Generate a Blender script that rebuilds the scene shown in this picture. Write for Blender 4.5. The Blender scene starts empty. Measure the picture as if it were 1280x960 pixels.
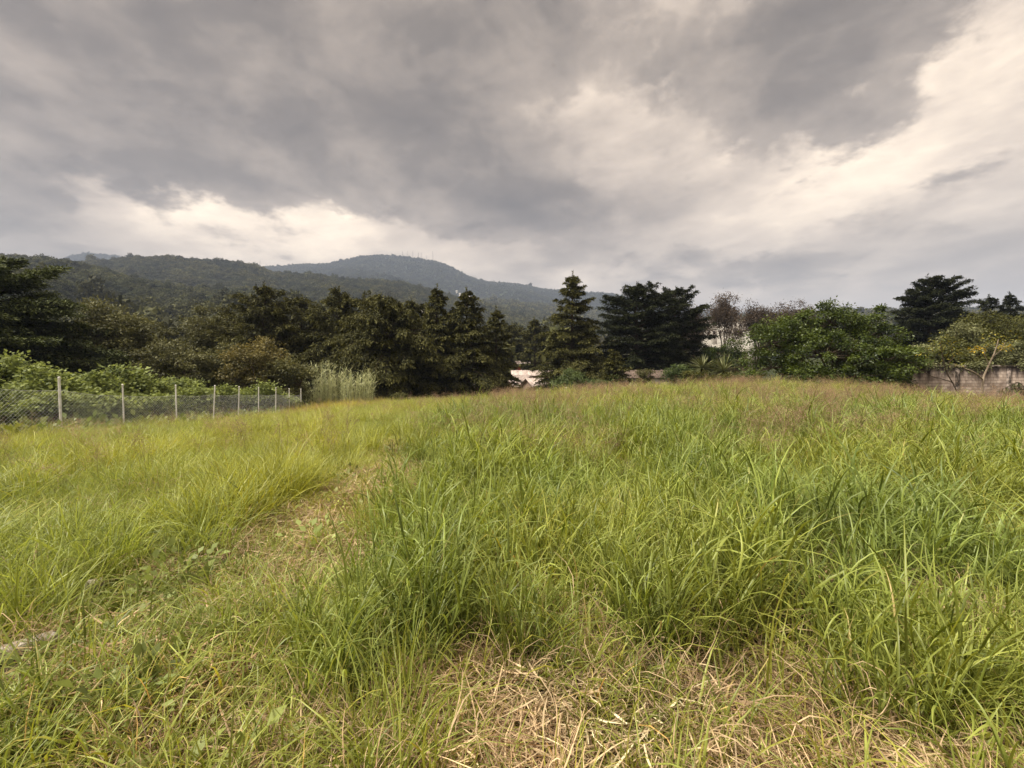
import bpy, math, random
import numpy as np
from math import radians, sin, cos, pi

# ------------------------------------------------------------------ camera, sky, sun, exposure
F = 560.0            # focal length in photo pixels (photo is 1280 wide)
EYE = 1.6            # eye height
VH = 455.0           # photo row of the horizon
scene = bpy.context.scene
scene.view_settings.view_transform = 'Standard'
scene.view_settings.look = 'None'
scene.view_settings.gamma = 1.0
scene.view_settings.exposure = 2.48
scene.view_settings.use_curve_mapping = False
scene.cycles.use_denoising = True
scene.cycles.denoiser = 'OPENIMAGEDENOISE'
scene.cycles.max_bounces = 6
scene.cycles.diffuse_bounces = 3
scene.cycles.glossy_bounces = 2
scene.cycles.transmission_bounces = 4
scene.cycles.transparent_max_bounces = 8
scene.cycles.volume_bounces = 0
scene.cycles.caustics_reflective = False
scene.cycles.caustics_refractive = False

cam_data = bpy.data.cameras.new("camera")
cam_data.sensor_width = 36.0
cam_data.lens = 36.0 * F / 1280.0
cam_data.shift_y = (VH - 480.0) / 1280.0
cam_data.clip_start = 0.05
cam_data.clip_end = 20000
cam = bpy.data.objects.new("camera", cam_data)
cam.location = (0, 0, EYE)
cam.rotation_euler = (radians(90), 0, 0)
scene.collection.objects.link(cam)
scene.camera = cam

SUN_AZ = radians(-105)      # measured from +Y towards +X
SUN_EL = radians(58)
sd = bpy.data.lights.new("sun", 'SUN')
sd.energy = 1.5
sd.angle = radians(10)
sd.color = (1.0, 0.93, 0.80)
sun = bpy.data.objects.new("sun", sd)
sun.rotation_euler = (radians(90) - SUN_EL, 0, -SUN_AZ + pi)
sun.location = (0, 0, 60)
scene.collection.objects.link(sun)


def direction(u, v):
    d = np.array([(u - 640) / F, 1.0, (VH - v) / F])
    return d / np.linalg.norm(d)


def build_world():
    w = bpy.data.worlds.new("World")
    scene.world = w
    w.use_nodes = True
    nt = w.node_tree
    nt.nodes.clear()
    N, L = nt.nodes.new, nt.links.new
    out = N('ShaderNodeOutputWorld')
    sky = N('ShaderNodeTexSky')
    sky.sky_type = 'NISHITA'
    sky.sun_disc = False
    sky.sun_elevation = SUN_EL
    sky.sun_rotation = SUN_AZ
    bg1 = N('ShaderNodeBackground')
    bg1.inputs['Strength'].default_value = 0.05
    L(sky.outputs['Color'], bg1.inputs['Color'])
    tc = N('ShaderNodeTexCoord')

    def math_(op, a, b=None, c=None, clamp=False):
        n = N('ShaderNodeMath')
        n.operation = op
        n.use_clamp = clamp
        for i, val in enumerate((a, b, c)):
            if val is None:
                continue
            if isinstance(val, (int, float)):
                n.inputs[i].default_value = val
            else:
                L(val, n.inputs[i])
        return n.outputs[0]

    def vmath(op, a, b=None, scale=None):
        n = N('ShaderNodeVectorMath')
        n.operation = op
        for i, val in enumerate((a, b)):
            if val is None:
                continue
            if isinstance(val, (tuple, list)):
                n.inputs[i].default_value = val
            else:
                L(val, n.inputs[i])
        if scale is not None:
            if isinstance(scale, (int, float)):
                n.inputs['Scale'].default_value = scale
            else:
                L(scale, n.inputs['Scale'])
        return n.outputs['Value'] if op in ('LENGTH', 'DOT_PRODUCT', 'DISTANCE') else n.outputs['Vector']

    D = vmath('NORMALIZE', tc.outputs['Generated'])
    sep = N('ShaderNodeSeparateXYZ')
    L(D, sep.inputs[0])
    zc = math_('MAXIMUM', sep.outputs['Z'], 0.0)
    den = math_('ADD', zc, 0.24)
    # position on the cloud deck
    px = math_('DIVIDE', sep.outputs['X'], den)
    py = math_('DIVIDE', sep.outputs['Y'], den)
    cx = N('ShaderNodeCombineXYZ')
    L(px, cx.inputs[0]); L(py, cx.inputs[1])
    deck = cx.outputs[0]

    def noise(vec, scale, detail, rough=0.55, dist=0.0, out_='Fac', loc=(0, 0, 0), stretch=(1, 1, 1), rot=0.0):
        m = N('ShaderNodeMapping')
        m.inputs['Location'].default_value = loc
        m.inputs['Scale'].default_value = stretch
        m.inputs['Rotation'].default_value = (0, 0, rot)
        L(vec, m.inputs['Vector'])
        n = N('ShaderNodeTexNoise')
        n.inputs['Scale'].default_value = scale
        n.inputs['Detail'].default_value = detail
        n.inputs['Roughness'].default_value = rough
        n.inputs['Distortion'].default_value = dist
        L(m.outputs['Vector'], n.inputs['Vector'])
        return n.outputs[out_]

    # stretched copy of the direction: banks of cloud look wider than tall towards the horizon
    zs = math_('POWER', math_('MAXIMUM', sep.outputs['Z'], 0.0005), 0.62)
    c2 = N('ShaderNodeCombineXYZ')
    L(sep.outputs['X'], c2.inputs[0]); L(sep.outputs['Y'], c2.inputs[1]); L(math_('MULTIPLY', zs, 1.55), c2.inputs[2])
    C = c2.outputs[0]

    def lin(x, a, b, lo=0.0, hi=1.0, smooth=True):
        m = N('ShaderNodeMapRange'); m.clamp = True
        if smooth:
            m.interpolation_type = 'SMOOTHSTEP'
        m.inputs['From Min'].default_value = a; m.inputs['From Max'].default_value = b
        m.inputs['To Min'].default_value = lo; m.inputs['To Max'].default_value = hi
        L(x, m.inputs['Value'])
        return m.outputs[0]

    def warped(vec, amt1, amt2, loc):
        a = noise(vec, 2.2, 5, 0.6, 0.0, 'Color', loc)
        b = noise(vec, 7.5, 7, 0.66, 0.0, 'Color', (loc[2], loc[0], loc[1]))
        v = vmath('ADD', vec, vmath('SCALE', vmath('SUBTRACT', a, (0.5, 0.5, 0.5)), None, amt1))
        return vmath('ADD', v, vmath('SCALE', vmath('SUBTRACT', b, (0.5, 0.5, 0.5)), None, amt2))

    def stretch_dir(d):
        return (d[0], d[1], max(d[2], .0005) ** 0.62 * 1.55)

    def masses(vec, blobs):
        """banks given by photo direction u, v, radius and amount"""
        acc = None
        for (u, v, r, a) in blobs:
            dist = vmath('DISTANCE', vec, stretch_dir(direction(u, v)))
            q = math_('DIVIDE', dist, r)
            g = math_('MULTIPLY', math_('EXPONENT', math_('MULTIPLY', math_('MULTIPLY', q, q), -1.0)), a)
            acc = g if acc is None else math_('ADD', acc, g)
        return acc

    def ramp_(x, stops):
        r = N('ShaderNodeValToRGB')
        els = r.color_ramp.elements
        els[0].position, els[0].color = stops[0][0], (*stops[0][1], 1)
        els[1].position, els[1].color = stops[-1][0], (*stops[-1][1], 1)
        for p_, c_ in stops[1:-1]:
            e = els.new(p_); e.color = (*c_, 1)
        L(x, r.inputs[0])
        return r.outputs[0]

    def mixc(f, a, b):
        m = N('ShaderNodeMix'); m.data_type = 'RGBA'
        L(f, m.inputs['Factor']); L(a, m.inputs[6]); L(b, m.inputs[7])
        return m.outputs[2]

    def total(*terms):
        s = None
        for t, k in terms:
            q = math_('MULTIPLY', math_('SUBTRACT', t, 0.5), k)
            s = q if s is None else math_('ADD', s, q)
        return s

    # high, bright, softly streaked layer
    W1 = warped(C, 0.30, 0.10, (3, 1, 0))
    tilt = noise(C, 2.6, 10, 0.62, 0.3, 'Fac', (2, 5, 1), (0.9, 0.9, 1.5), 0.0)
    right_d = N('ShaderNodeMapping'); right_d.inputs['Rotation'].default_value = (0, radians(24), 0)
    L(C, right_d.inputs['Vector'])
    streak = noise(right_d.outputs[0], 3.2, 10, 0.6, 0.25, 'Fac', (4, 2, 7), (0.55, 0.7, 3.0))
    hi = math_('ADD', math_('ADD', masses(W1, HIGH), HIGH_BASE), total((tilt, 0.85), (streak, 0.55), (noise(C, 9.0, 8, 0.62, 0.2, 'Fac', (1, 1, 4), (1, 1, 1.6)), 0.50)))
    hi_col = ramp_(hi, [(0.0, (0.24, 0.195, 0.154)), (0.3, (0.38, 0.309, 0.245)), (0.6, (0.64, 0.524, 0.410)), (0.85, (0.96, 0.790, 0.600)), (1.0, (1.15, 0.960, 0.715))])
    # lower, darker ragged banks in front of it
    def billow(vec, scale, loc, stretch):
        m = N('ShaderNodeMapping'); m.inputs['Location'].default_value = loc; m.inputs['Scale'].default_value = stretch
        L(vec, m.inputs['Vector'])
        v = N('ShaderNodeTexVoronoi'); v.feature = 'SMOOTH_F1'; v.normalize = True
        v.inputs['Scale'].default_value = scale; v.inputs['Detail'].default_value = 4.0
        v.inputs['Roughness'].default_value = 0.55; v.inputs['Smoothness'].default_value = 0.55
        L(m.outputs[0], v.inputs['Vector'])
        return v.outputs['Distance']

    W2 = warped(C, 0.34, 0.22, (6, 2, 5))
    Wb = warped(C, 0.22, 0.10, (1, 7, 3))
    bil = billow(Wb, 3.4, (2, 4, 1), (1, 1, 1.55))
    lump = noise(C, 2.9, 12, 0.60, 0.2, 'Fac', (9, 3, 2), (1, 1, 1.4))
    fine = noise(C, 8.5, 10, 0.68, 0.15, 'Fac', (5, 8, 2), (1, 1, 1.3))
    bterm = math_('MULTIPLY', math_('SUBTRACT', 0.30, bil), 1.9)
    lo = math_('ADD', math_('ADD', math_('ADD', masses(W2, LOW), LOW_BASE), bterm), total((lump, 1.0), (fine, 1.1)))
    mask = lin(lo, 0.18, 0.54)
    shade = math_('ADD', math_('ADD', math_('MULTIPLY', lo, -0.46), math_('MULTIPLY', bterm, -0.35)), total((noise(C, 3.6, 10, 0.60, 0.25, 'Fac', (3, 3, 9), (1, 1, 1.4)), 1.35), (fine, 0.7)))
    lo_col = ramp_(math_('ADD', shade, 0.84), [(0.0, (0.088, 0.071, 0.056)), (0.35, (0.158, 0.128, 0.101)), (0.7, (0.33, 0.268, 0.211)), (1.0, (0.62, 0.506, 0.393))])
    ramp_out = mixc(math_('MULTIPLY', mask, 0.93), hi_col, lo_col)
    # unseen sky overhead and behind the viewer, brightened to light the grass
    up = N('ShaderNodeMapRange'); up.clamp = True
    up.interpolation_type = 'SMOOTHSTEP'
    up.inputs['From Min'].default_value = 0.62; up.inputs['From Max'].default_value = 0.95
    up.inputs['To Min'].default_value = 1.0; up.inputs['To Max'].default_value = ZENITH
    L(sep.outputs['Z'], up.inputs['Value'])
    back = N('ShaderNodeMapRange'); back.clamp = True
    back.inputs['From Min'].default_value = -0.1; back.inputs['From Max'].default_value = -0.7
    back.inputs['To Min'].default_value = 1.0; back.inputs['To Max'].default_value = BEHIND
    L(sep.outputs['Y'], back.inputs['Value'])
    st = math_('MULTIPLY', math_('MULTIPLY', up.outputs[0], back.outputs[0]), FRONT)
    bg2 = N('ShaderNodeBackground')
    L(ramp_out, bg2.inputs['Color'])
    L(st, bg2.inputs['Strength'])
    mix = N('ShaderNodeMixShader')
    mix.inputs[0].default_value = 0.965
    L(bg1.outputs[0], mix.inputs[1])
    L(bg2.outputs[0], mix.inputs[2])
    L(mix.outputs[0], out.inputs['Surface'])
    w.cycles.sampling_method = 'MANUAL'
    w.cycles.sample_map_resolution = 1024


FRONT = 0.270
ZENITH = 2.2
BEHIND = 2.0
HIGH_BASE = 0.38
HIGH = [(210, 265, 0.13, 0.30), (410, 300, 0.14, 0.36), (300, 310, 0.12, 0.16), (560, 318, 0.08, 0.35), (450, 270, 0.08, 0.3),
        (1010, 230, 0.16, 0.17), (920, 275, 0.12, 0.18), (1150, 160, 0.18, 0.22), (1270, 100, 0.2, 0.22), (860, 120, 0.14, 0.16),
        (760, 180, 0.14, 0.10), (1000, 375, 0.14, 0.08), (1200, 300, 0.14, -0.06), (1050, 320, 0.12, -0.06), (20, 250, 0.2, -0.2), (700, 350, 0.08, 0.12)]
LOW_BASE = 0.15
LOW = [(60, 30, 0.40, 0.30), (250, 90, 0.26, 0.26), (420, 80, 0.22, 0.36), (560, 130, 0.20, 0.38), (640, 40, 0.20, 0.26),
       (720, 75, 0.13, 0.40), (620, 250, 0.13, 0.44), (530, 235, 0.12, 0.34), (730, 265, 0.12, 0.38), (840, 245, 0.08, 0.22),
       (980, 40, 0.13, 0.42), (930, 90, 0.08, 0.32), (1100, 10, 0.14, 0.30), (30, 190, 0.20, 0.24), (170, 190, 0.14, 0.2), (330, 252, 0.07, 0.30), (290, 225, 0.07, 0.2),
       (960, 185, 0.10, 0.26), (1050, 150, 0.09, 0.24), (1110, 270, 0.12, 0.24), (1000, 315, 0.10, 0.20), (1240, 235, 0.12, 0.18), (850, 325, 0.09, 0.18), (1200, 310, 0.10, 0.10), (780, 315, 0.08, 0.14),
       (210, 280, 0.11, -0.30), (410, 310, 0.11, -0.36), (1010, 225, 0.08, -0.22), (1210, 120, 0.16, -0.34), (700, 170, 0.12, 0.13)]
build_world()

# ------------------------------------------------------------------ helpers
COL = scene.collection


def at(u, v, Y):
    return np.array([(u - 640) / F * Y, Y, EYE + (VH - v) / F * Y])


def tag(o, label, cat, group=None, kind=None):
    if label:
        o["label"] = label
    if cat:
        o["category"] = cat
    if group:
        o["group"] = group
    if kind:
        o["kind"] = kind
    return o


def thing(name, label, cat, loc=(0, 0, 0), rz=0.0, group=None):
    o = bpy.data.objects.new(name, None)
    o.empty_display_size = 0.3
    COL.objects.link(o)
    o.location = tuple(float(c) for c in loc)
    o.rotation_euler = (0, 0, rz)
    return tag(o, label, cat, group)


class MB:
    """collects geometry and links it as ONE mesh object"""

    def __init__(self):
        self.v, self.q, self.t, self.tint = [], [], [], []
        self.qm, self.tm = [], []
        self.n = 0

    def add(self, verts, faces, tint=None, mat=0):
        verts = np.asarray(verts, dtype=np.float64).reshape(-1, 3)
        faces = np.asarray(faces, dtype=np.int64)
        if tint is None:
            tint = np.full(len(verts), 0.5)
        elif np.isscalar(tint):
            tint = np.full(len(verts), float(tint))
        self.v.append(verts)
        self.tint.append(np.asarray(tint, dtype=np.float64))
        if len(faces):
            if faces.shape[1] == 4:
                self.q.append(faces + self.n)
                self.qm.append(np.full(len(faces), mat))
            else:
                self.t.append(faces + self.n)
                self.tm.append(np.full(len(faces), mat))
        self.n += len(verts)

    def box(self, c, s, rz=0.0, tint=0.5, mat=0, rx=0.0, ry=0.0):
        p = np.array([[x, y, z] for x in (-.5, .5) for y in (-.5, .5) for z in (-.5, .5)]) * np.array(s)
        if rx:
            p = p @ rotm('x', rx).T
        if ry:
            p = p @ rotm('y', ry).T
        if rz:
            p = p @ rotm('z', rz).T
        p = p + np.array(c)
        f = [[0, 1, 3, 2], [4, 6, 7, 5], [0, 4, 5, 1], [2, 3, 7, 6], [0, 2, 6, 4], [1, 5, 7, 3]]
        self.add(p, f, tint, mat)

    def tube(self, path, rad, sides=6, tint=0.5, mat=0, cap=True):
        path = np.asarray(path, dtype=np.float64)
        k = len(path)
        rad = np.broadcast_to(np.asarray(rad, dtype=np.float64), (k,))
        tg = np.gradient(path, axis=0)
        tg /= np.linalg.norm(tg, axis=1)[:, None] + 1e-9
        ref = np.array([0, 0, 1.0]) if abs(tg[:, 2]).mean() < 0.8 else np.array([1.0, 0, 0])
        a = np.cross(tg, ref)
        a /= np.linalg.norm(a, axis=1)[:, None] + 1e-9
        b = np.cross(tg, a)
        ang = np.arange(sides) / sides * 2 * pi
        ring = path[:, None, :] + rad[:, None, None] * (np.cos(ang)[None, :, None] * a[:, None, :] + np.sin(ang)[None, :, None] * b[:, None, :])
        v = ring.reshape(-1, 3)
        i = np.arange(k - 1)[:, None] * sides
        j = np.arange(sides)[None, :]
        jn = (j + 1) % sides
        f = np.stack([i + j, i + jn, i + sides + jn, i + sides + j], axis=-1).reshape(-1, 4)
        self.add(v, f, tint, mat)
        if cap:
            top = path[-1] + tg[-1] * rad[-1] * 0.3
            self.add(np.vstack([ring[-1], top]), [[q, (q + 1) % sides, sides] for q in range(sides)], tint, mat)

    def leaves(self, P, D, Nn, L, W, tint, bend=0.12, mat=0):
        """pointed leaf faces: base P, direction D, normal Nn"""
        n = len(P)
        if n == 0:
            return
        D = D / (np.linalg.norm(D, axis=1)[:, None] + 1e-9)
        S = np.cross(D, Nn)
        S /= np.linalg.norm(S, axis=1)[:, None] + 1e-9
        U = np.cross(S, D)
        L = np.broadcast_to(L, (n,))[:, None]
        W = np.broadcast_to(W, (n,))[:, None]
        mid = P + D * L * 0.45 + U * L * bend
        v = np.stack([P, mid - S * W * .5, P + D * L, mid + S * W * .5], axis=1).reshape(-1, 3)
        f = np.arange(n * 4).reshape(n, 4)
        self.add(v, f, np.repeat(np.broadcast_to(tint, (n,)), 4), mat)

    def ribbons(self, paths, widths, side, tint0, tint1, fold=0.25):
        """n grass blades: paths (n,k,3), widths (n,k), side (n,3); folded along the midrib"""
        n, k, _ = paths.shape
        tg = np.gradient(paths, axis=1)
        tg /= np.linalg.norm(tg, axis=2)[..., None] + 1e-9
        s = side[:, None, :] - tg * (side[:, None, :] * tg).sum(-1)[..., None]
        s /= np.linalg.norm(s, axis=2)[..., None] + 1e-9
        u = np.cross(s, tg)
        w = widths[..., None]
        l = paths - s * w * .5 + u * w * fold
        r = paths + s * w * .5 + u * w * fold
        v = np.stack([l, paths, r], axis=2).reshape(-1, 3)
        base = (np.arange(n)[:, None] * k + np.arange(k - 1)[None, :]).reshape(-1) * 3
        f = np.concatenate([np.stack([base, base + 1, base + 4, base + 3], -1), np.stack([base + 1, base + 2, base + 5, base + 4], -1)])
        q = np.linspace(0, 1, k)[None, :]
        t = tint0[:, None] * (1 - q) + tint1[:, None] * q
        self.add(v, f, np.repeat(t.reshape(-1), 3))

    def mesh(self, name, mats, smooth=False):
        me = bpy.data.meshes.new(name)
        v = np.concatenate(self.v)
        nq = sum(len(x) for x in self.q)
        ntr = sum(len(x) for x in self.t)
        loops = np.concatenate([x.reshape(-1) for x in self.q] + [x.reshape(-1) for x in self.t])
        tot = np.concatenate([np.full(nq, 4), np.full(ntr, 3)])
        start = np.concatenate([[0], np.cumsum(tot)[:-1]])
        me.vertices.add(len(v))
        me.vertices.foreach_set('co', v.astype(np.float32).reshape(-1))
        me.loops.add(len(loops))
        me.loops.foreach_set('vertex_index', loops.astype(np.int32))
        me.polygons.add(len(tot))
        me.polygons.foreach_set('loop_start', start.astype(np.int32))
        mi = np.concatenate(self.qm + self.tm).astype(np.int32)
        at_ = me.attributes.new('tint', 'FLOAT', 'POINT')
        at_.data.foreach_set('value', np.concatenate(self.tint).astype(np.float32))
        for m in (mats if isinstance(mats, (list, tuple)) else [mats]):
            me.materials.append(m)
        me.polygons.foreach_set('material_index', mi)
        if smooth:
            me.polygons.foreach_set('use_smooth', np.ones(len(tot), dtype=bool))
        me.update(calc_edges=True)
        me.validate()
        return me

    def build(self, name, mats, parent=None, smooth=False, link=True):
        o = bpy.data.objects.new(name, self.mesh(name, mats, smooth))
        if link:
            COL.objects.link(o)
        if parent:
            o.parent = parent
        return o


def rotm(ax, a):
    c, s = cos(a), sin(a)
    if ax == 'x':
        return np.array([[1, 0, 0], [0, c, -s], [0, s, c]])
    if ax == 'y':
        return np.array([[c, 0, s], [0, 1, 0], [-s, 0, c]])
    return np.array([[c, -s, 0], [s, c, 0], [0, 0, 1]])


def unit(a):
    return a / (np.linalg.norm(a, axis=-1, keepdims=True) + 1e-9)


class SumNoise:
    """smooth pseudo noise in the plane"""

    def __init__(self, seed, scale, octaves=4, rough=0.55):
        r = np.random.default_rng(seed)
        self.w = []
        a, f = 1.0, 1.0 / scale
        for o in range(octaves):
            for k in range(5):
                th = r.uniform(0, 2 * pi)
                fr = f * r.uniform(.7, 1.4)
                self.w.append((cos(th) * fr * 2 * pi, sin(th) * fr * 2 * pi, r.uniform(0, 2 * pi), a))
            a *= rough
            f *= 2.03
        self.norm = math.sqrt(sum(q[3] ** 2 for q in self.w) / 2)

    def __call__(self, x, y):
        s = 0
        for (kx, ky, ph, a) in self.w:
            s = s + a * np.sin(kx * x + ky * y + ph)
        return s / self.norm      # about unit variance


# ------------------------------------------------------------------ materials
def new_mat(name):
    m = bpy.data.materials.new(name)
    m.use_nodes = True
    nt = m.node_tree
    nt.nodes.clear()
    out = nt.nodes.new('ShaderNodeOutputMaterial')
    return m, nt, out


def leaf_mat(name, dark, light, trans=0.3, rough=0.55, spec=0.25, instancer=False, rnd=0.25, dry=None):
    """leaf colour runs from `dark` to `light` by each leaf's own tint, varied per object"""
    m, nt, out = new_mat(name)
    N, L = nt.nodes.new, nt.links.new
    a = N('ShaderNodeAttribute'); a.attribute_name = 'tint'
    r = N('ShaderNodeValToRGB')
    r.color_ramp.elements[0].color = (*dark, 1)
    r.color_ramp.elements[1].color = (*light, 1)
    if dry:
        r.color_ramp.elements[1].position = .86
        e = r.color_ramp.elements.new(1.0); e.color = (*dry, 1)
    L(a.outputs['Fac'], r.inputs[0])
    col = r.outputs[0]
    if instancer:
        b = N('ShaderNodeAttribute'); b.attribute_name = 'col'; b.attribute_type = 'INSTANCER'
        mx = N('ShaderNodeMix'); mx.data_type = 'RGBA'; mx.blend_type = 'MULTIPLY'
        mx.inputs['Factor'].default_value = 1.0
        L(col, mx.inputs[6]); L(b.outputs['Color'], mx.inputs[7])
        col = mx.outputs[2]
    oi = N('ShaderNodeObjectInfo')
    hs = N('ShaderNodeHueSaturation')
    mr = N('ShaderNodeMapRange')
    mr.inputs['To Min'].default_value = 1 - rnd; mr.inputs['To Max'].default_value = 1 + rnd
    L(oi.outputs['Random'], mr.inputs['Value'])
    L(mr.outputs[0], hs.inputs['Value'])
    L(col, hs.inputs['Color'])
    pr = N('ShaderNodeBsdfPrincipled')
    pr.inputs['Roughness'].default_value = rough
    pr.inputs['Specular IOR Level'].default_value = spec
    L(hs.outputs[0], pr.inputs['Base Color'])
    tr = N('ShaderNodeBsdfTranslucent')
    hs2 = N('ShaderNodeHueSaturation')
    hs2.inputs['Hue'].default_value = 0.485
    hs2.inputs['Saturation'].default_value = 1.15
    hs2.inputs['Value'].default_value = 1.25
    L(hs.outputs[0], hs2.inputs['Color'])
    L(hs2.outputs[0], tr.inputs['Color'])
    mix = N('ShaderNodeMixShader')
    mix.inputs[0].default_value = trans
    L(pr.outputs[0], mix.inputs[1]); L(tr.outputs[0], mix.inputs[2])
    L(mix.outputs[0], out.inputs['Surface'])
    return m


def solid_mat(name, c1, c2, scale=3.0, rough=0.8, spec=0.2, bump=0.0, detail=6, stretch=(1, 1, 1), metallic=0.0, contrast=(0.3, 0.7)):
    m, nt, out = new_mat(name)
    N, L = nt.nodes.new, nt.links.new
    tc = N('ShaderNodeTexCoord')
    mp = N('ShaderNodeMapping'); mp.inputs['Scale'].default_value = stretch
    L(tc.outputs['Object'], mp.inputs[0])
    n = N('ShaderNodeTexNoise')
    n.inputs['Scale'].default_value = scale
    n.inputs['Detail'].default_value = detail
    n.inputs['Roughness'].default_value = 0.62
    L(mp.outputs[0], n.inputs['Vector'])
    r = N('ShaderNodeValToRGB')
    r.color_ramp.elements[0].position = contrast[0]; r.color_ramp.elements[0].color = (*c1, 1)
    r.color_ramp.elements[1].position = contrast[1]; r.color_ramp.elements[1].color = (*c2, 1)
    L(n.outputs['Fac'], r.inputs[0])
    pr = N('ShaderNodeBsdfPrincipled')
    pr.inputs['Roughness'].default_value = rough
    pr.inputs['Specular IOR Level'].default_value = spec
    pr.inputs['Metallic'].default_value = metallic
    L(r.outputs[0], pr.inputs['Base Color'])
    if bump:
        b = N('ShaderNodeBump'); b.inputs['Strength'].default_value = bump; b.inputs['Distance'].default_value = 0.05
        L(n.outputs['Fac'], b.inputs['Height']); L(b.outputs[0], pr.inputs['Normal'])
    L(pr.outputs[0], out.inputs['Surface'])
    return m


M = {}
M['soil'] = solid_mat('soil', (0.035, 0.030, 0.016), (0.10, 0.085, 0.038), 2.5, 0.95, 0.1, 0.4, 10)
M['hill_floor'] = solid_mat('forest floor', (0.022, 0.028, 0.012), (0.040, 0.046, 0.020), 0.02, 0.95, 0.05, 0.0)
M['mountain'] = solid_mat('mountain woodland', (0.018, 0.026, 0.016), (0.050, 0.058, 0.034), 0.012, 0.95, 0.03, 0.0, 12)
M['bark'] = solid_mat('bark', (0.030, 0.022, 0.015), (0.085, 0.065, 0.048), 5, 0.9, 0.1, 0.5, 8, (1, 1, .25))
M['pale_bark'] = solid_mat('pale bark', (0.16, 0.12, 0.085), (0.34, 0.28, 0.21), 6, 0.85, 0.15, 0.3, 8, (1, 1, .3))
M['cypress'] = leaf_mat('cypress foliage', (0.013, 0.016, 0.006), (0.165, 0.160, 0.052), 0.14, 0.7, 0.12, rnd=0.08)
M['cypress_dark'] = leaf_mat('dark cypress foliage', (0.008, 0.011, 0.006), (0.052, 0.060, 0.026), 0.12, 0.7, 0.12, rnd=0.08)
M['cedar'] = leaf_mat('layered cedar foliage', (0.012, 0.019, 0.007), (0.135, 0.160, 0.055), 0.14, 0.65, 0.15, rnd=0.05)
M['olive'] = leaf_mat('olive brown foliage', (0.022, 0.024, 0.009), (0.190, 0.188, 0.070), 0.22, 0.6, 0.2, rnd=0.1)
M['golden'] = leaf_mat('golden tipped foliage', (0.030, 0.030, 0.010), (0.24, 0.205, 0.070), 0.25, 0.6, 0.2, rnd=0.05)
M['bush'] = leaf_mat('glossy bush leaf', (0.016, 0.030, 0.010), (0.13, 0.17, 0.030), 0.28, 0.45, 0.28, rnd=0.05)
M['euca'] = leaf_mat('dry eucalyptus leaf', (0.040, 0.030, 0.022), (0.13, 0.098, 0.066), 0.2, 0.6, 0.2, rnd=0.12)
M['yellowgreen'] = leaf_mat('yellow green foliage', (0.030, 0.036, 0.010), (0.15, 0.15, 0.038), 0.28, 0.6, 0.2, rnd=0.08)
M['scrub'] = leaf_mat('pale scrub leaf', (0.050, 0.058, 0.020), (0.28, 0.29, 0.14), 0.25, 0.6, 0.2, rnd=0.08)
M['broad'] = leaf_mat('broad shrub leaf', (0.050, 0.072, 0.022), (0.32, 0.37, 0.12), 0.32, 0.6, 0.15, rnd=0.1)
M['round_bush'] = leaf_mat('round bush leaf', (0.035, 0.055, 0.018), (0.14, 0.18, 0.062), 0.25, 0.55, 0.25, rnd=0.06)
M['reed'] = leaf_mat('reed leaf', (0.12, 0.16, 0.06), (0.62, 0.62, 0.36), 0.3, 0.5, 0.25, rnd=0.05)
M['yucca'] = leaf_mat('yucca leaf', (0.045, 0.056, 0.022), (0.19, 0.20, 0.085), 0.12, 0.5, 0.3, rnd=0.05)
M['yellow_leaf'] = leaf_mat('yellowing leaf', (0.09, 0.11, 0.025), (0.50, 0.36, 0.04), 0.3, 0.55, 0.2, rnd=0.05)
M['forest'] = leaf_mat('hill forest leaf', (0.026, 0.030, 0.013), (0.125, 0.125, 0.056), 0.15, 0.7, 0.1, instancer=True, rnd=0.4)
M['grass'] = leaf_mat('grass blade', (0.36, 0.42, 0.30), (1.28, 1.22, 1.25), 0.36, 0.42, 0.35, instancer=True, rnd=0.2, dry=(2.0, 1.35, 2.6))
M['straw'] = leaf_mat('dry straw', (0.34, 0.26, 0.20), (1.12, 1.05, 0.98), 0.2, 0.6, 0.2, instancer=True, rnd=0.25)
M['weed'] = leaf_mat('weed leaf', (0.5, 0.55, 0.4), (1, 1, 1), 0.3, 0.5, 0.25, instancer=True, rnd=0.25)
M['galv'] = solid_mat('galvanised post', (0.44, 0.42, 0.38), (0.74, 0.72, 0.68), 6, 0.55, 0.35, 0.0, 8)
M['wire'] = solid_mat('galvanised wire', (0.42, 0.42, 0.40), (0.56, 0.56, 0.54), 8, 0.5, 0.4)
M['white'] = solid_mat('white wash', (0.26, 0.24, 0.21), (0.50, 0.48, 0.44), 1.2, 0.8, 0.2, 0.0, 8)
M['sheet'] = solid_mat('pale sheet roof', (0.22, 0.17, 0.15), (0.56, 0.48, 0.44), 1.3, 0.7, 0.2, 0.0, 10, (1.6, .25, 1))
M['rust_roof'] = solid_mat('brown fibre roof', (0.075, 0.055, 0.045), (0.17, 0.13, 0.11), 1.5, 0.9, 0.1, 0.0, 8)
M['red'] = solid_mat('red paint', (0.24, 0.035, 0.025), (0.36, 0.06, 0.045), 2, 0.7, 0.2)
M['dark_glass'] = solid_mat('dark window glass', (0.012, 0.013, 0.015), (0.03, 0.03, 0.034), 2, 0.15, 0.5)
M['brown_wall'] = solid_mat('brown plaster', (0.19, 0.13, 0.095), (0.30, 0.22, 0.17), 2, 0.9, 0.1)
M['steel'] = solid_mat('mast steel', (0.16, 0.15, 0.15), (0.25, 0.24, 0.24), 2, 0.6, 0.3)
M['old_concrete'] = solid_mat('lichened concrete', (0.20, 0.17, 0.12), (0.62, 0.57, 0.48), 55, 0.95, 0.1, 0.8, 10, (1, 1, 1), 0.0, (0.36, 0.60))
M['stake'] = solid_mat('white painted stake', (0.6, 0.6, 0.57), (0.8, 0.8, 0.77), 20, 0.7, 0.2)
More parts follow.
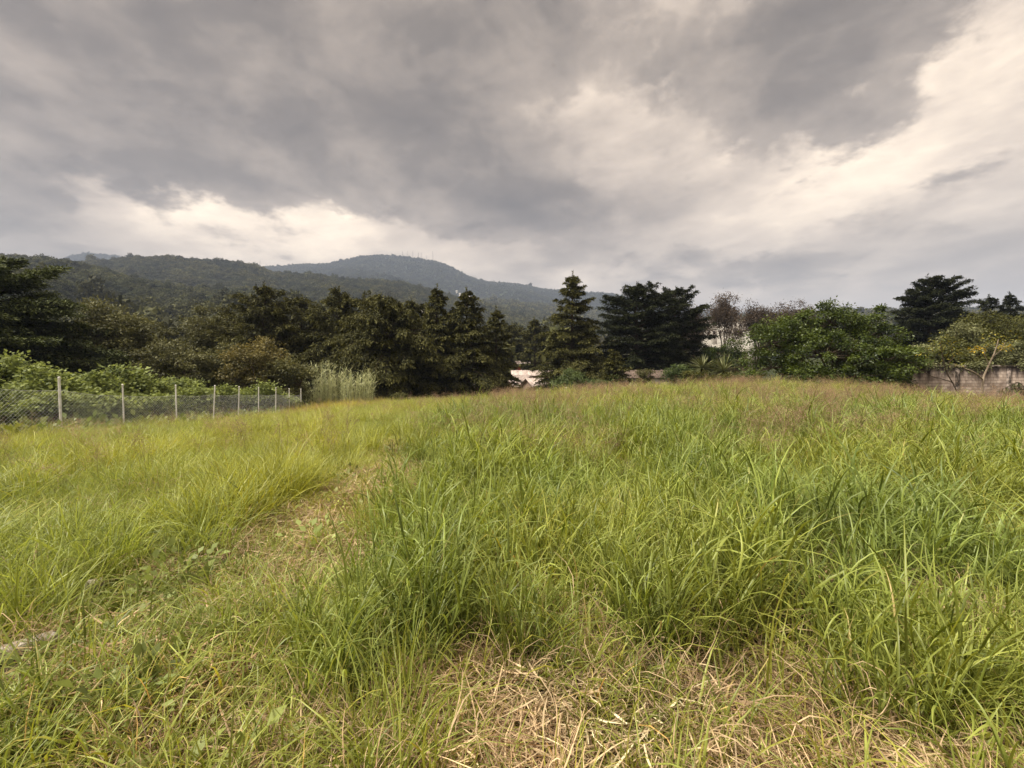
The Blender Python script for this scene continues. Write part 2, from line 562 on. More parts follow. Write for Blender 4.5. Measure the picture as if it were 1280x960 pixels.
# ------------------------------------------------------------------ terrain
PTS = np.array([
    (0, 0, 0), (-4, 2, 0), (4, 2, .02), (-8, 0, -.1), (8, 0, .1), (0, -12, .2), (-20, -10, -.6), (20, -10, .4), (0, 6, 0), (-4, 6, -.12),
    (-14.7, 10, -.75), (-14.66, 14.6, -1.0), (-14.7, 17, -1.2), (-14.5, 19.4, -1.4), (-14.8, 24.2, -1.75), (-15.3, 29, -2.05), (-15.9, 33.8, -2.3),
    (-22, 15, -1.7), (-24, 30, -2.9), (-8, 38, -1.9), (0, 38, -1.75), (3, 36, -1.5), (9.7, 34, -1.2), (14.9, 31, -.68), (17.5, 24, .0),
    (27, 29, -1.15), (33, 29, -1.15), (24, 24, -.98), (30, 23, -1.0), (20, 20, -.50), (16, 16, -.22), (22, 18, -.60), (30, 15, -.6), (12.5, 13, -.02), (42, 29, -.7), (0, 10, -.02), (-5, 10, -.28), (-10, 15, -.75), (0, 20, -.42),
    (5, 15, .0), (8, 22, .02), (10, 10, .1), (-6, 25, -1.05),
    (0, 50, -3.6), (-20, 50, -4.2), (15, 44, -2.4), (26, 36, -1.4), (10, 60, -4.6), (-40, 60, -5.2), (40, 46, -2.0), (0, 90, -8), (50, 90, -5), (-60, 100, -7.5),
    (0, 150, -11), (100, 150, -6), (-140, 140, -6), (80, 40, -1.5), (-80, 40, -4.5), (60, 0, 0), (-60, 0, -3), (0, -60, 1)], dtype=float)


def _tps(r2):
    return np.where(r2 > 1e-12, r2 * np.log(np.maximum(r2, 1e-12)) * .5, 0)


_d2 = ((PTS[:, None, :2] - PTS[None, :, :2]) ** 2).sum(-1)
_K = _tps(_d2) + np.eye(len(PTS)) * 0.4
_Pm = np.c_[np.ones(len(PTS)), PTS[:, :2]]
_A = np.block([[_K, _Pm], [_Pm.T, np.zeros((3, 3))]])
_sol = np.linalg.solve(_A, np.r_[PTS[:, 2], 0, 0, 0])
_lump = SumNoise(5, 2.6, 3)
_roll = SumNoise(6, 160, 3)


def G(x, y):
    """ground height"""
    x = np.asarray(x, dtype=float); y = np.asarray(y, dtype=float)
    sh = np.broadcast(x, y).shape
    xf = np.broadcast_to(x, sh).ravel(); yf = np.broadcast_to(y, sh).ravel()
    out = np.empty(len(xf))
    for i in range(0, len(xf), 20000):
        a, b = xf[i:i + 20000], yf[i:i + 20000]
        r = np.hypot(a, b)
        k = np.minimum(1, 140 / np.maximum(r, 1e-6))
        ax, by = a * k, b * k
        r2 = (ax[:, None] - PTS[None, :, 0]) ** 2 + (by[:, None] - PTS[None, :, 1]) ** 2
        z = _tps(r2) @ _sol[:-3] + _sol[-3] + _sol[-2] * ax + _sol[-1] * by
        far = np.clip((r - 110) / 200, 0, 1)
        far = far * far * (3 - 2 * far)
        z = z * (1 - far) + (-12 + 2 * _roll(a, b)) * far
        z = z + 0.035 * _lump(a, b) * np.clip(1 - r / 80, 0, 1)
        out[i:i + 20000] = z
    return out.reshape(sh)


def grid_mesh(name, X, Y, Z, mat, kind='structure', tint=0.5):
    n, m = X.shape
    i = np.arange(n - 1)[:, None] * m + np.arange(m - 1)[None, :]
    f = np.stack([i, i + 1, i + m + 1, i + m], -1).reshape(-1, 4)
    b = MB()
    b.add(np.stack([X, Y, Z], -1).reshape(-1, 3), f, tint)
    o = b.build(name, mat, smooth=True)
    o['kind'] = kind
    return o


s_ = np.linspace(-7.4, 7.4, 300)
gx, gy = np.meshgrid(8 * np.sinh(s_), 8 * np.sinh(s_) + 4)
ground = grid_mesh('ground', gx, gy, G(gx, gy), M['soil'])

# ------------------------------------------------------------------ hills (each a broad ridge at its own distance)
HILLS = {}


def hill(name, D, foot, back, prof, zfoot, rr, mat, amp, nscale, seed, trees=0.0, power=1.08):
    us = np.array([p[0] for p in prof], float); vs = np.array([p[1] for p in prof], float)
    no = SumNoise(seed, nscale, 5, .5)

    def H(x, y):
        u = 640 + F * x / np.maximum(y, 1)
        v = np.interp(u, us, vs)
        # soften the joints of the profile
        for d in (-14, 14):
            v = v + np.interp(u + d, us, vs)
        v = v / 3
        zr = EYE + (VH - v) / F * D - trees
        t = (y - foot) / (D - foot)
        S = np.where(t < 1, np.clip(t, 0, 1) ** power, np.clip(1 - ((y - D) / (back - D)) ** 2, -0.2, 1))
        return zfoot + (zr - zfoot) * S + amp * no(x, y) * np.clip(t * 3, 0, 1) * np.where(t < 1, (1.0 - np.clip(t, 0, 1)), 0)

    r = np.linspace(rr[0], rr[1], 220)
    t = np.linspace(0, 1, 110) ** 1.2
    yy = foot + (back - foot) * t
    Rr, Yy = np.meshgrid(r, yy)
    X = Rr * Yy
    o = grid_mesh(name, X, Yy, H(X, Yy), mat)
    HILLS[name] = (H, D, foot, back)
    return o


hill('mountain', 2600, 900, 3500, [(-900, 345), (-200, 331), (60, 330), (85, 319), (98, 316.5), (120, 317), (145, 318.5), (160, 322), (170, 331), (250, 336), (330, 333.5),
     (372, 330), (420, 328), (440, 321), (462, 318), (490, 318), (530, 324), (556, 327), (580, 343), (602, 352), (650, 353), (680, 362), (700, 361), (740, 366),
     (768, 366), (790, 373), (850, 385), (1000, 398), (1500, 420)], -20, (-2.2, 1.1), M['mountain'], 42, 600, 11, 8)
hill('foothill', 1500, 350, 1900, [(100, 430), (400, 415), (480, 397), (545, 378), (600, 373), (650, 376), (700, 383), (760, 392), (850, 404), (1000, 425)], -14, (-.75, .5), M['hill_floor'], 9, 300, 12, 6)
hill('hills', 950, 300, 1300, [(-900, 335), (-100, 330), (100, 327), (165, 320), (200, 320), (240, 322.5), (270, 325), (300, 327), (318, 332), (330, 337), (360, 341), (400, 343), (450, 349),
     (510, 353), (540, 362), (600, 379), (650, 392), (720, 408), (800, 430)], -14, (-2.1, .3), M['hill_floor'], 10, 260, 13, 5.5)
hill('hill', 520, 120, 720, [(-900, 300), (-400, 312), (0, 318), (80, 323), (120, 332), (150, 341), (220, 357), (300, 360), (370, 368), (450, 388), (520, 404), (600, 425)], -9, (-2.2, -.05), M['hill_floor'], 9, 150, 14, 5)
hill('rise', 1200, 140, 1600, [(600, 440), (760, 412), (850, 402), (900, 395), (1000, 390), (1060, 386), (1112, 383.5), (1150, 386), (1300, 381), (1500, 380), (1900, 385)], -9, (.05, 2.3), M['hill_floor'], 5, 200, 15, 7)


def on_hill(u, v, names):
    """where the line of sight through (u, v) meets the land"""
    y = np.arange(100, 3400, 2.0)
    x = (u - 640) / F * y
    z = EYE + (VH - v) / F * y
    best = None
    for nme in names:
        H, D, foot, back = HILLS[nme]
        ok = (y > foot) & (y < back) & (H(x, y) > z)
        if ok.any():
            k = np.argmax(ok)
            if best is None or y[k] < best[1]:
                best = (x[k], y[k], z[k])
    return best


# ------------------------------------------------------------------ scatter (stuff only)
def scatter_group(name, protos):
    pc = bpy.data.collections.new(name + ' kinds')      # not linked to the scene
    for p in protos:
        pc.objects.link(p)
    ng = bpy.data.node_groups.new(name, 'GeometryNodeTree')
    ng.interface.new_socket(name='Geometry', in_out='INPUT', socket_type='NodeSocketGeometry')
    ng.interface.new_socket(name='Geometry', in_out='OUTPUT', socket_type='NodeSocketGeometry')
    N, L = ng.nodes.new, ng.links.new
    gi, go = N('NodeGroupInput'), N('NodeGroupOutput')
    iop = N('GeometryNodeInstanceOnPoints')
    ci = N('GeometryNodeCollectionInfo')
    ci.inputs['Collection'].default_value = pc
    ci.inputs['Separate Children'].default_value = True
    ci.inputs['Reset Children'].default_value = True

    def attr(nm, typ):
        a = N('GeometryNodeInputNamedAttribute')
        a.data_type = typ
        a.inputs['Name'].default_value = nm
        return a.outputs['Attribute']
    L(gi.outputs[0], iop.inputs['Points'])
    L(ci.outputs[0], iop.inputs['Instance'])
    iop.inputs['Pick Instance'].default_value = True
    L(attr('idx', 'INT'), iop.inputs['Instance Index'])
    e2r = N('FunctionNodeEulerToRotation')
    L(attr('rot', 'FLOAT_VECTOR'), e2r.inputs[0])
    L(e2r.outputs[0], iop.inputs['Rotation'])
    L(attr('scl', 'FLOAT_VECTOR'), iop.inputs['Scale'])
    L(iop.outputs[0], go.inputs[0])
    return ng


def scatter(name, protos, P, idx, rot, scl, col, label, cat, kind='stuff'):
    me = bpy.data.meshes.new(name)
    n = len(P)
    me.vertices.add(n)
    me.vertices.foreach_set('co', P.astype(np.float32).reshape(-1))
    a = me.attributes.new('idx', 'INT', 'POINT'); a.data.foreach_set('value', idx.astype(np.int32))
    a = me.attributes.new('rot', 'FLOAT_VECTOR', 'POINT'); a.data.foreach_set('vector', rot.astype(np.float32).reshape(-1))
    a = me.attributes.new('scl', 'FLOAT_VECTOR', 'POINT'); a.data.foreach_set('vector', scl.astype(np.float32).reshape(-1))
    a = me.attributes.new('col', 'FLOAT_VECTOR', 'POINT'); a.data.foreach_set('vector', col.astype(np.float32).reshape(-1))
    o = bpy.data.objects.new(name, me)
    COL.objects.link(o)
    md = o.modifiers.new('scatter', 'NODES')
    md.node_group = scatter_group(name, protos)
    tag(o, label, cat, None, kind)
    return o


# ------------------------------------------------------------------ tree builders
def rand_unit(rng, n):
    return unit(rng.normal(size=(n, 3)))


def conifer(rng, h, w, nb=90, base=0.12, rise=0.25, droop=0.45, shape=1.0, leaf=0.26, hang=0.3, dens=1.0, dome=0.0, top_n=1, irregular=0.25):
    """trunk and crown of boughs in flat, drooping pads; returns (trunk MB, crown MB) standing at the origin"""
    tr, cr = MB(), MB()
    k = 9
    zz = np.linspace(-0.6, h * 1.03, k)
    wob = np.cumsum(rng.normal(0, .05, (k, 2)), axis=0)
    path = np.c_[wob, zz]
    r0 = 0.022 * h + .05
    tr.tube(path, r0 * (1 - np.linspace(0, .93, k)), 7)
    lob = rng.uniform(0, 2 * pi, 3)
    nb = int(nb * 1.35)
    nlay = max(8, int(h * (1 - base) / .85))
    for i in range(nb):
        # boughs grow in rough tiers with gaps between them
        t = (i + .5) / nb
        t = (math.floor(t * nlay) + .5 + rng.normal(0, .17) + .5 * sin(i * 2.39996 + lob[2])) / nlay
        t = base + (1 - base) * min(max(t, .01), .985) ** .95
        tt = (t - base) / (1 - base)
        if dome > 0:
            pr = (1 - tt ** (2 + dome)) ** 0.75 * (0.65 + .35 * min(1, tt * 4))
        else:
            pr = min((1 - tt) ** shape, (1 - tt) * 2.0 + .01) * (0.72 + .28 * min(1, tt * 5)) + .02
        az = i * 2.39996 + rng.normal(0, .35)
        lobe = 1 + irregular * (sin(az + lob[0]) * .5 + sin(2 * az + lob[1] + tt * 4) * .5)
        ln = w * pr * lobe * rng.uniform(.62, 1.12)
        if ln < .15:
            ln = .15 + rng.uniform(0, .25)
        a = np.array([cos(az), sin(az), 0]); b = np.array([-sin(az), cos(az), 0])
        up = rise + .9 * tt ** 3 + rng.normal(0, .08)
        dr = droop * (1 - .6 * tt) + rng.normal(0, .06)
        z0 = t * h
        p0 = np.array([np.interp(z0, zz, path[:, 0]), np.interp(z0, zz, path[:, 1]), z0])
        s = np.linspace(0, 1, 5)
        bp = p0 + a * (ln * s)[:, None] + np.array([0, 0, 1]) * (ln * (up * s - dr * s ** 2))[:, None]
        tr.tube(bp, (.012 * ln + .012) * (1.05 - s), 4, cap=False)
        K = max(6, int(ln * 8 * dens))
        q = rng.uniform(.12, 1, K) ** .75
        sd = np.where(np.arange(K) % 2 == 0, 1, -1)
        ph = np.radians(rng.uniform(25, 70, K))
        td = a * np.cos(ph)[:, None] + b * (np.sin(ph) * sd)[:, None]
        td[:, 2] += rng.uniform(-.22, .18, K) + (up - 2 * dr * q) * .6
        td = unit(td)
        tl = (.34 * ln * (1.15 - q) + .30) * rng.uniform(.7, 1.2, K)
        tp = p0 + a * (ln * q)[:, None] + np.array([0, 0, 1]) * (ln * (up * q - dr * q ** 2))[:, None]
        Mn = 18
        m = np.tile(np.linspace(.1, 1, Mn), K)
        ki = np.repeat(np.arange(K), Mn)
        P = tp[ki] + td[ki] * (tl[ki] * m)[:, None] + rng.normal(0, .05 + .02 * ln, (K * Mn, 3)) * np.array([1, 1, .55])
        P[:, 2] -= hang * tl[ki] * m ** 2
        Dl = td[ki] + rng.normal(0, .45, (K * Mn, 3))
        Dl[:, 2] -= hang * (.3 + m)
        Nn = rng.normal(0, .5, (K * Mn, 3)); Nn[:, 2] += 1
        L = leaf * .8 * rng.uniform(.7, 1.5, K * Mn)
        # new growth at the bough ends is paler
        tint = np.clip(.15 + .5 * m * q[ki] + rng.normal(0, .16, K * Mn) + rng.normal(0, .08), 0, 1)
        cr.leaves(P, Dl, Nn, L, L * rng.uniform(.26, .44, K * Mn), tint)
    # leader shoots
    for j in range(top_n):
        n = 60
        zt = rng.uniform(.90, 1.05, n) * h
        off = rng.normal(0, .09, (n, 3)) * (1.25 - (zt / h - .9) / .15)[:, None]
        P = np.c_[np.zeros(n), np.zeros(n), zt] + off * np.array([1, 1, .2])
        Dl = rng.normal(0, .5, (n, 3)); Dl[:, 2] += .9
        cr.leaves(P, Dl, rand_unit(rng, n), leaf * 1.1, leaf * .3, rng.uniform(.2, .7, n))
    return tr, cr


def broadleaf(rng, h, lobes, nclus=60, per=150, leaf=0.2, aspect=.5, crad=.6, trunk_r=.12, fork=.35, flat=.6, twig=True, shell=.55, tintbias=0.0, up=.6):
    """lobes: list of (cx, cy, cz, rx, ry, rz) relative to the foot; leaves grow in clumps at limb ends"""
    tr, cr = MB(), MB()
    vol = np.array([l[3] * l[4] * l[5] for l in lobes]) ** .67
    cnt = np.maximum(4, (nclus * vol / vol.sum()).astype(int))
    fk = np.array([0, 0, fork * h])
    tr.tube(np.array([[0, 0, -.4], [.03, 0, fork * h * .5], fk]), np.array([1.15, 1, .8]) * trunk_r, 7)
    for l, c in zip(lobes, cnt):
        ctr = np.array(l[:3]); rad = np.array(l[3:])
        limb = np.array([fk, fk * .5 + ctr * .5 + rng.normal(0, .1, 3), ctr])
        tr.tube(limb, np.array([.7, .5, .3]) * trunk_r, 5)
        for _ in range(c):
            d = rand_unit(rng, 1)[0]
            if d[2] < -.5:
                d[2] *= -.6
            rr = rng.uniform(shell, 1.0) ** .6 * rng.uniform(.85, 1.12)
            cc = ctr + d * rad * rr
            if twig:
                md = ctr * .5 + cc * .5 + rng.normal(0, .08, 3) * crad
                tr.tube(np.array([ctr, md, cc]), np.array([.22, .14, .06]) * trunk_r + .004, 4, cap=False)
            n = int(per * rng.uniform(.6, 1.4))
            cr_ = crad * rng.uniform(.6, 1.3)
            g = rng.normal(0, 1, (n, 3)) * np.array([1, 1, flat]) * cr_ * .55
            P = cc + g
            out = unit(g + d * .3 * cr_)
            Dl = out * .8 + rng.normal(0, .5, (n, 3)); Dl[:, 2] -= .25
            Nn = rng.normal(0, .45, (n, 3)) + out * .4; Nn[:, 2] += up
            L = leaf * rng.uniform(.6, 1.3, n)
            tint = np.clip(.38 + tintbias + rng.normal(0, .10) + .16 * (g[:, 2] / (cr_ * flat + 1e-6)) + rng.normal(0, .14, n), 0, 1)
            cr.leaves(P, Dl, Nn, L, L * aspect * rng.uniform(.8, 1.2, n), tint, .08)
    return tr, cr


def plant(name, cat, label, foot, parts, mats, part_names=('trunk', 'crown'), group=None, rz=0.0):
    t = thing(name, label, cat, foot, rz, group)
    for mb, m, pn in zip(parts, mats, part_names):
        if mb.n:
            mb.build(pn, m, t)
    return t


def foot_at(u, Y):
    x = (u - 640) / F * Y
    return np.array([x, Y, float(G(x, Y)) - .03])


def height_for(u, v, Y):
    return EYE + (VH - v) / F * Y - float(G((u - 640) / F * Y, Y))
# ------------------------------------------------------------------ forest on the hills (stuff)
def crown_proto(name, seed, n, leaf):
    r = np.random.default_rng(seed)
    b = MB()
    # a lumpy dome made of clumps
    for c in range(9):
        d = rand_unit(r, 1)[0]; d[2] = abs(d[2])
        cc = d * np.array([.34, .34, .42]) * r.uniform(.5, 1) + np.array([0, 0, .38])
        m = n // 9
        g = rand_unit(r, m) * r.uniform(.6, 1, (m, 1)) ** .5 * np.array([.26, .26, .2]) * r.uniform(.8, 1.25)
        out = unit(g)
        P = cc + g
        Nn = out + r.normal(0, .4, (m, 3)) + np.array([0, 0, .4])
        Dl = r.normal(0, 1, (m, 3)); Dl[:, 2] -= .2
        b.leaves(P, Dl, Nn, leaf, leaf * .6, np.clip(r.normal(.45, .1) + r.normal(0, .16, m), 0, 1))
    return b.build(name, M['forest'], link=False)


crowns = [crown_proto('crown kind %02d' % i, 40 + i, 420, .17) for i in range(5)]
crowns_far = [crown_proto('far crown kind %02d' % i, 60 + i, 150, .30) for i in range(4)]


def forest(name, hl, n, size, seed, protos, label, ymin, ymax, rr, tone, conical=0.04):
    r = np.random.default_rng(seed)
    H = HILLS[hl][0]
    y = ymin + (ymax - ymin) * r.uniform(0, 1, n) ** .8
    x = r.uniform(rr[0], rr[1], n) * y
    z = H(x, y)
    g = G(x, y)
    ok = z > g - 1
    x, y, z = x[ok], y[ok], z[ok]
    n = len(x)
    patch = SumNoise(seed + 1, size * 14, 3)(x, y)
    s = size * r.lognormal(-.03, .28, n) * (1 + .1 * patch)
    scl = np.c_[s, s, s * r.uniform(.7, 1.1, n)]
    tall = r.uniform(0, 1, n) < conical
    scl[tall, 2] *= 1.3; scl[tall, :2] *= .75
    rot = np.c_[np.zeros(n), np.zeros(n), r.uniform(0, 6.28, n)]
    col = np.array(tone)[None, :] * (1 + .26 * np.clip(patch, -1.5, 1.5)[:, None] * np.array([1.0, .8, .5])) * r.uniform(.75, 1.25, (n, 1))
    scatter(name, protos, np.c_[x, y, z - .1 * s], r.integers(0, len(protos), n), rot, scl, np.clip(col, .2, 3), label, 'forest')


forest('hillside_forest', 'hill', 20000, 5.6, 100, crowns, 'dense dark green woodland covering the nearest left hill', 128, 640, (-1.75, -.1), (.85, .9, .85))
forest('ridge_forest', 'hills', 42000, 7.4, 110, crowns, 'dark woodland on the middle ridge behind the nearest hill', 320, 1060, (-1.75, .25), (.9, .92, .95))
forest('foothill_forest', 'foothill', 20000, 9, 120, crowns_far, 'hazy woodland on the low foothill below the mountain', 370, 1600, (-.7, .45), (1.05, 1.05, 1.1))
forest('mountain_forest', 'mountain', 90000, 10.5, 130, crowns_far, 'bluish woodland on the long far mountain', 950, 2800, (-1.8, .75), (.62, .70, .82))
forest('far_wood', 'rise', 6000, 9, 140, crowns_far, 'low distant wood on the right horizon behind the houses', 230, 1350, (.1, 1.9), (.9, .85, .8))


def valley_wood():
    r = np.random.default_rng(77)
    n = 2600
    y = r.uniform(92, 330, n)
    x = r.uniform(-.95, .17, n) * y
    u = 640 + F * x / y
    ok = ~((u > 632) & (u < 700) & (y < 112))
    x, y = x[ok], y[ok]
    n = len(x)
    z = np.maximum.reduce([G(x, y), HILLS['hill'][0](x, y) * (y > 120) + -99 * (y <= 120)])
    s = 8.5 * r.lognormal(0, .22, n)
    scl = np.c_[s, s, s * r.uniform(.9, 1.5, n)]
    col = np.array([.95, .95, .75])[None, :] * r.uniform(.6, 1.25, (n, 1))
    scatter('valley_wood', crowns, np.c_[x, y, z - .5], r.integers(0, 5, n), np.c_[np.zeros((n, 2)), r.uniform(0, 6.28, n)], scl, col,
            'dark mixed wood filling the valley beyond the cypresses', 'wood')


valley_wood()

# ------------------------------------------------------------------ buildings
def gable_house(name, label, loc, rz, w, d, hw, hr, wall_m, roof_m, over=.4, windows=2, door=True, seams=14, group=None):
    """w along local x (ridge direction), d along local y; front faces -y"""
    t = thing(name, label, 'house', loc, rz, group)
    b = MB()
    # walls with gable ends as one closed shell
    x, y = w / 2, d / 2
    v = [(-x, -y, -1.5), (x, -y, -1.5), (x, y, -1.5), (-x, y, -1.5), (-x, -y, hw), (x, -y, hw), (x, y, hw), (-x, y, hw), (-x, 0, hw + hr), (x, 0, hw + hr)]
    b.add(v, [[0, 1, 5, 4], [2, 3, 7, 6], [1, 2, 6, 5], [3, 0, 4, 7]])
    b.add(v, [[5, 6, 9], [7, 4, 8]])
    b.build('wall', wall_m, t)
    rf = MB()
    sl = math.atan2(hr, y)
    ln = math.hypot(hr, y) + over
    for s in (-1, 1):
        c = np.array([0, s * (ln / 2) * cos(sl), hw + hr + .08 - (ln / 2) * sin(sl)])
        rf.box(c, (w + 2 * over, ln, .06), rx=-s * sl)
        for k in range(seams):
            xx = -w / 2 - over + (k + .5) * (w + 2 * over) / seams
            rf.box(c + np.array([xx, s * .04 * sin(sl), .05]), (.13, ln, .10), rx=-s * sl)
    rf.build('roof', roof_m, t)
    for k in range(windows):
        xx = -w / 2 + (k + .5 + (.5 if door else 0)) * w / (windows + (1 if door else 0))
        fm = MB()
        for (cx, cz, sx, sz) in ((0, .5, 1.1, .08), (0, -.5, 1.1, .08), (-.51, 0, .08, 1.0), (.51, 0, .08, 1.0), (0, 0, .05, 1.0)):
            fm.box((xx + cx, -y - .03, hw * .55 + cz), (sx, .08, sz))
        wn = fm.build('window', M['white'], t)
        pn = MB(); pn.box((xx, -y - .012, hw * .55), (1.0, .03, .95)); pn.build('pane', M['dark_glass'], wn)
    if door:
        dm = MB(); dm.box((-w / 2 + .9, -y - .02, .95), (.9, .06, 2.0)); dm.build('door', M['brown_wall'], t)
    return t


def Gz(x, y):
    return float(G(x, y))


def house_px(name, label, u0, u1, v_ridge, v_eave, Y, d, wall_m, roof_m, rz=0.0, **kw):
    p0, p1 = at(u0, v_ridge, Y), at(u1, v_ridge, Y)
    w = p1[0] - p0[0]
    zr = p0[2]
    ze = at(u0, v_eave, Y - d / 2)[2]
    ze = min(ze, zr - .35)
    cx = (p0[0] + p1[0]) / 2
    hw = 2.6
    return gable_house(name, label, (cx, Y, ze - hw), rz, w, d, hw, zr - ze, wall_m, roof_m, **kw)


house_px('gabled_house', 'pale corrugated roof in the cypress gap, left of the two nearest roofs', 643, 662, 470.0, 482.5, 76, 6.0, M['brown_wall'], M['sheet'], rz=-.55, windows=1, seams=10)
house_px('gabled_house', 'pale corrugated roof in the cypress gap, right of the two nearest roofs', 659, 677, 473.5, 484.5, 71, 5.0, M['brown_wall'], M['sheet'], rz=.40, windows=1, seams=9)
house_px('gabled_house', 'long white roof just behind the pale corrugated roof in the cypress gap', 641, 689, 463.5, 469.5, 86, 6.0, M['brown_wall'], M['sheet'], rz=.06, windows=2, seams=10)
house_px('gabled_house', 'small red walled house above the white roofs in the cypress gap', 646, 660, 452, 456, 100, 4.0, M['red'], M['sheet'], rz=.2, windows=1, seams=5)
house_px('gabled_house', 'low pinkish roof seen under the weeping cypress branches', 486, 512, 478, 486, 78, 5.0, M['white'], M['sheet'], rz=.3, windows=1, seams=7)
house_px('gabled_house', 'low pale roof showing between cypress trunks left of the weeping cypress middle', 440, 466, 473, 481, 84, 5.0, M['white'], M['sheet'], rz=-.2, windows=1, seams=7)
house_px('gabled_house', 'low pale roof glimpsed at the foot of the paired cypresses', 560, 590, 481, 488, 70, 5.0, M['white'], M['sheet'], rz=.15, windows=1, seams=7)
house_px('bungalow', 'white walled bungalow with low brown roof behind the round shrubs', 781, 840, 464.0, 472.5, 50, 4.5, M['white'], M['rust_roof'], windows=3, seams=6, over=.3)
house_px('bungalow', 'small white flat looking roof just left of the yuccas gap', 884, 897, 432, 438, 64, 4, M['brown_wall'], M['white'], windows=1, seams=5)
house_px('bungalow', 'small white roof over a brown wall beside the big green bush', 906, 925, 433, 440, 62, 4, M['brown_wall'], M['white'], windows=1, seams=5)


def warehouse(label, u0, u1, v0, v1, Y, rows, cols, rz=0.0, m=None, cat='building', base_drop=6):
    """flat roofed pale block with window rows"""
    p0, p1 = at(u0, v0, Y), at(u1, v1, Y)
    w = p1[0] - p0[0]; h = p0[2] - p1[2]
    t = thing('flat_roofed_building', label, cat, ((p0[0] + p1[0]) / 2, Y, p1[2] - base_drop), rz)
    d = max(4, w * .5)
    b = MB(); b.box((0, d / 2, (h + base_drop) / 2), (w, d, h + base_drop)); b.build('wall', m or M['white'], t)
    r = MB(); r.box((0, d / 2, h + base_drop + .12), (w + .5, d + .5, .24)); r.build('roof', M['sheet'], t)
    for i in range(rows):
        for j in range(cols):
            x = -w / 2 + (j + .5) * w / cols
            z = base_drop + (i + .5) * h / rows
            f = MB()
            a, c = w / cols * .42, h / rows * .42
            for (dx, dz, sx, sz) in ((0, c / 2, a, .06), (0, -c / 2, a, .06), (-a / 2, 0, .06, c), (a / 2, 0, .06, c)):
                f.box((x + dx, -.03, z + dz), (sx + .02, .09, sz + .02))
            wn = f.build('window', M['sheet'], t)
            q = MB(); q.box((x, -.012, z), (a - .06, .04, c - .06)); q.build('pane', M['dark_glass'], wn)
    return t


warehouse('wide white building behind the thin brown trees', 896, 936, 402, 419, 150, 2, 6, .1, base_drop=14)
warehouse('white block at the left end of the wide white building', 882, 896, 400, 421, 138, 2, 2, -.1, base_drop=13)
warehouse('small white block at the left edge of the big green bush crown', 937, 950, 412, 420, 130, 1, 2, 0, base_drop=11)

# white houses on the hillside seen above the cypresses
for (u0, u1, v0, v1, lab, rows, cols) in (
        (503, 513, 384.5, 391, 'white hillside house at the left of the hillside cluster', 1, 2),
        (515, 523, 382.0, 390, 'tall white hillside house in the middle of the cluster', 2, 2),
        (523.5, 533, 386.0, 394, 'white hillside house at the right end of the cluster', 2, 3),
        (483, 490, 381, 384, 'small pale house alone left of the hillside cluster', 1, 2),
        (533, 541, 373.5, 375.5, 'long low white house higher up the hillside', 1, 3)):
    hit = on_hill((u0 + u1) / 2, v1, ['hill', 'hills', 'foothill'])
    Y = (hit[1] if hit else 500) - 12
    warehouse(lab, u0, u1, v0, v1, Y, rows, cols, random.Random(int(u0)).uniform(-.3, .3), cat='house', base_drop=8)
for (u, v, lab) in ((571, 365, 'tiny white house far up the mountain side, left one'), (575, 368.3, 'tiny white house just below the other on the mountain side'), (587, 372, 'pale tower like house on the far slope above the paired cypresses')):
    hit = on_hill(u, v, ['mountain', 'foothill'])
    Y = (hit[1] if hit else 1500) - 25
    warehouse(lab, u - 1.3, u + 1.3, v - 2.2, v + .5, Y, 1, 2, .1, cat='house', base_drop=25)

# radio masts on the mountain ridge
def mast(u, v, hpx, Y, lab):
    p = at(u, v, Y)
    H = HILLS['mountain'][0]
    z0 = float(H(np.array([p[0]]), np.array([Y]))[0]) - 4
    h = p[2] - z0 + hpx / F * Y
    t = thing('radio_mast', lab, 'mast', (p[0], Y, z0), 0, 'radio masts on the mountain ridge')
    b = MB()
    r0 = 2.2
    for k in range(3):
        a = k * 2 * pi / 3
        b.tube([[r0 * cos(a), r0 * sin(a), 0], [.35 * cos(a), .35 * sin(a), h]], [.45, .3], 4)
    n = max(4, int(h / 6))
    for i in range(n):
        for k in range(3):
            a, a2 = k * 2 * pi / 3, (k + 1) * 2 * pi / 3
            f0, f1 = i / n, (i + 1) / n
            ra, rb = r0 + (.35 - r0) * f0, r0 + (.35 - r0) * f1
            b.tube([[ra * cos(a), ra * sin(a), h * f0], [rb * cos(a2), rb * sin(a2), h * f1]], .18, 3, cap=False)
    b.build('lattice', M['steel'], t)
    an = MB()
    an.tube([[0, 0, h * .98], [0, 0, h * 1.18]], [.25, .12], 5)
    an.build('antenna', M['steel'], t)


for i, (u, v, hp) in enumerate(((503, 320, 6), (509, 321, 7), (516, 322, 7), (523, 323.5, 8), (526.5, 324, 9), (533, 325.5, 6), (541, 325.5, 11))):
    mast(u, v, hp, 2590, ['shortest leftmost mast on the mountain top', 'second mast from the left on the mountain top', 'third mast from the left on the mountain top',
                          'left one of the two close masts mid ridge', 'right one of the two close masts mid ridge', 'low mast between the close pair and the tallest', 'tallest mast, right end of the row on the mountain'][i])
mast(325, 331.5, 6, 2590, 'left one of two masts on the ridge dip left of the mountain')
mast(332.5, 333.5, 4.5, 2590, 'right one of two masts on the ridge dip left of the mountain')

# ------------------------------------------------------------------ trees
R = np.random.default_rng


def put_conifer(u, v, hw, Y, label, seed, mat='cypress', name='cypress_tree', **kw):
    ft = foot_at(u, Y)
    h = height_for(u, v, Y)
    w = hw / F * Y
    tr, cr = conifer(R(seed), h, w, **kw)
    return plant(name, 'tree', label, ft, (tr, cr), (M['bark'], M[mat]))


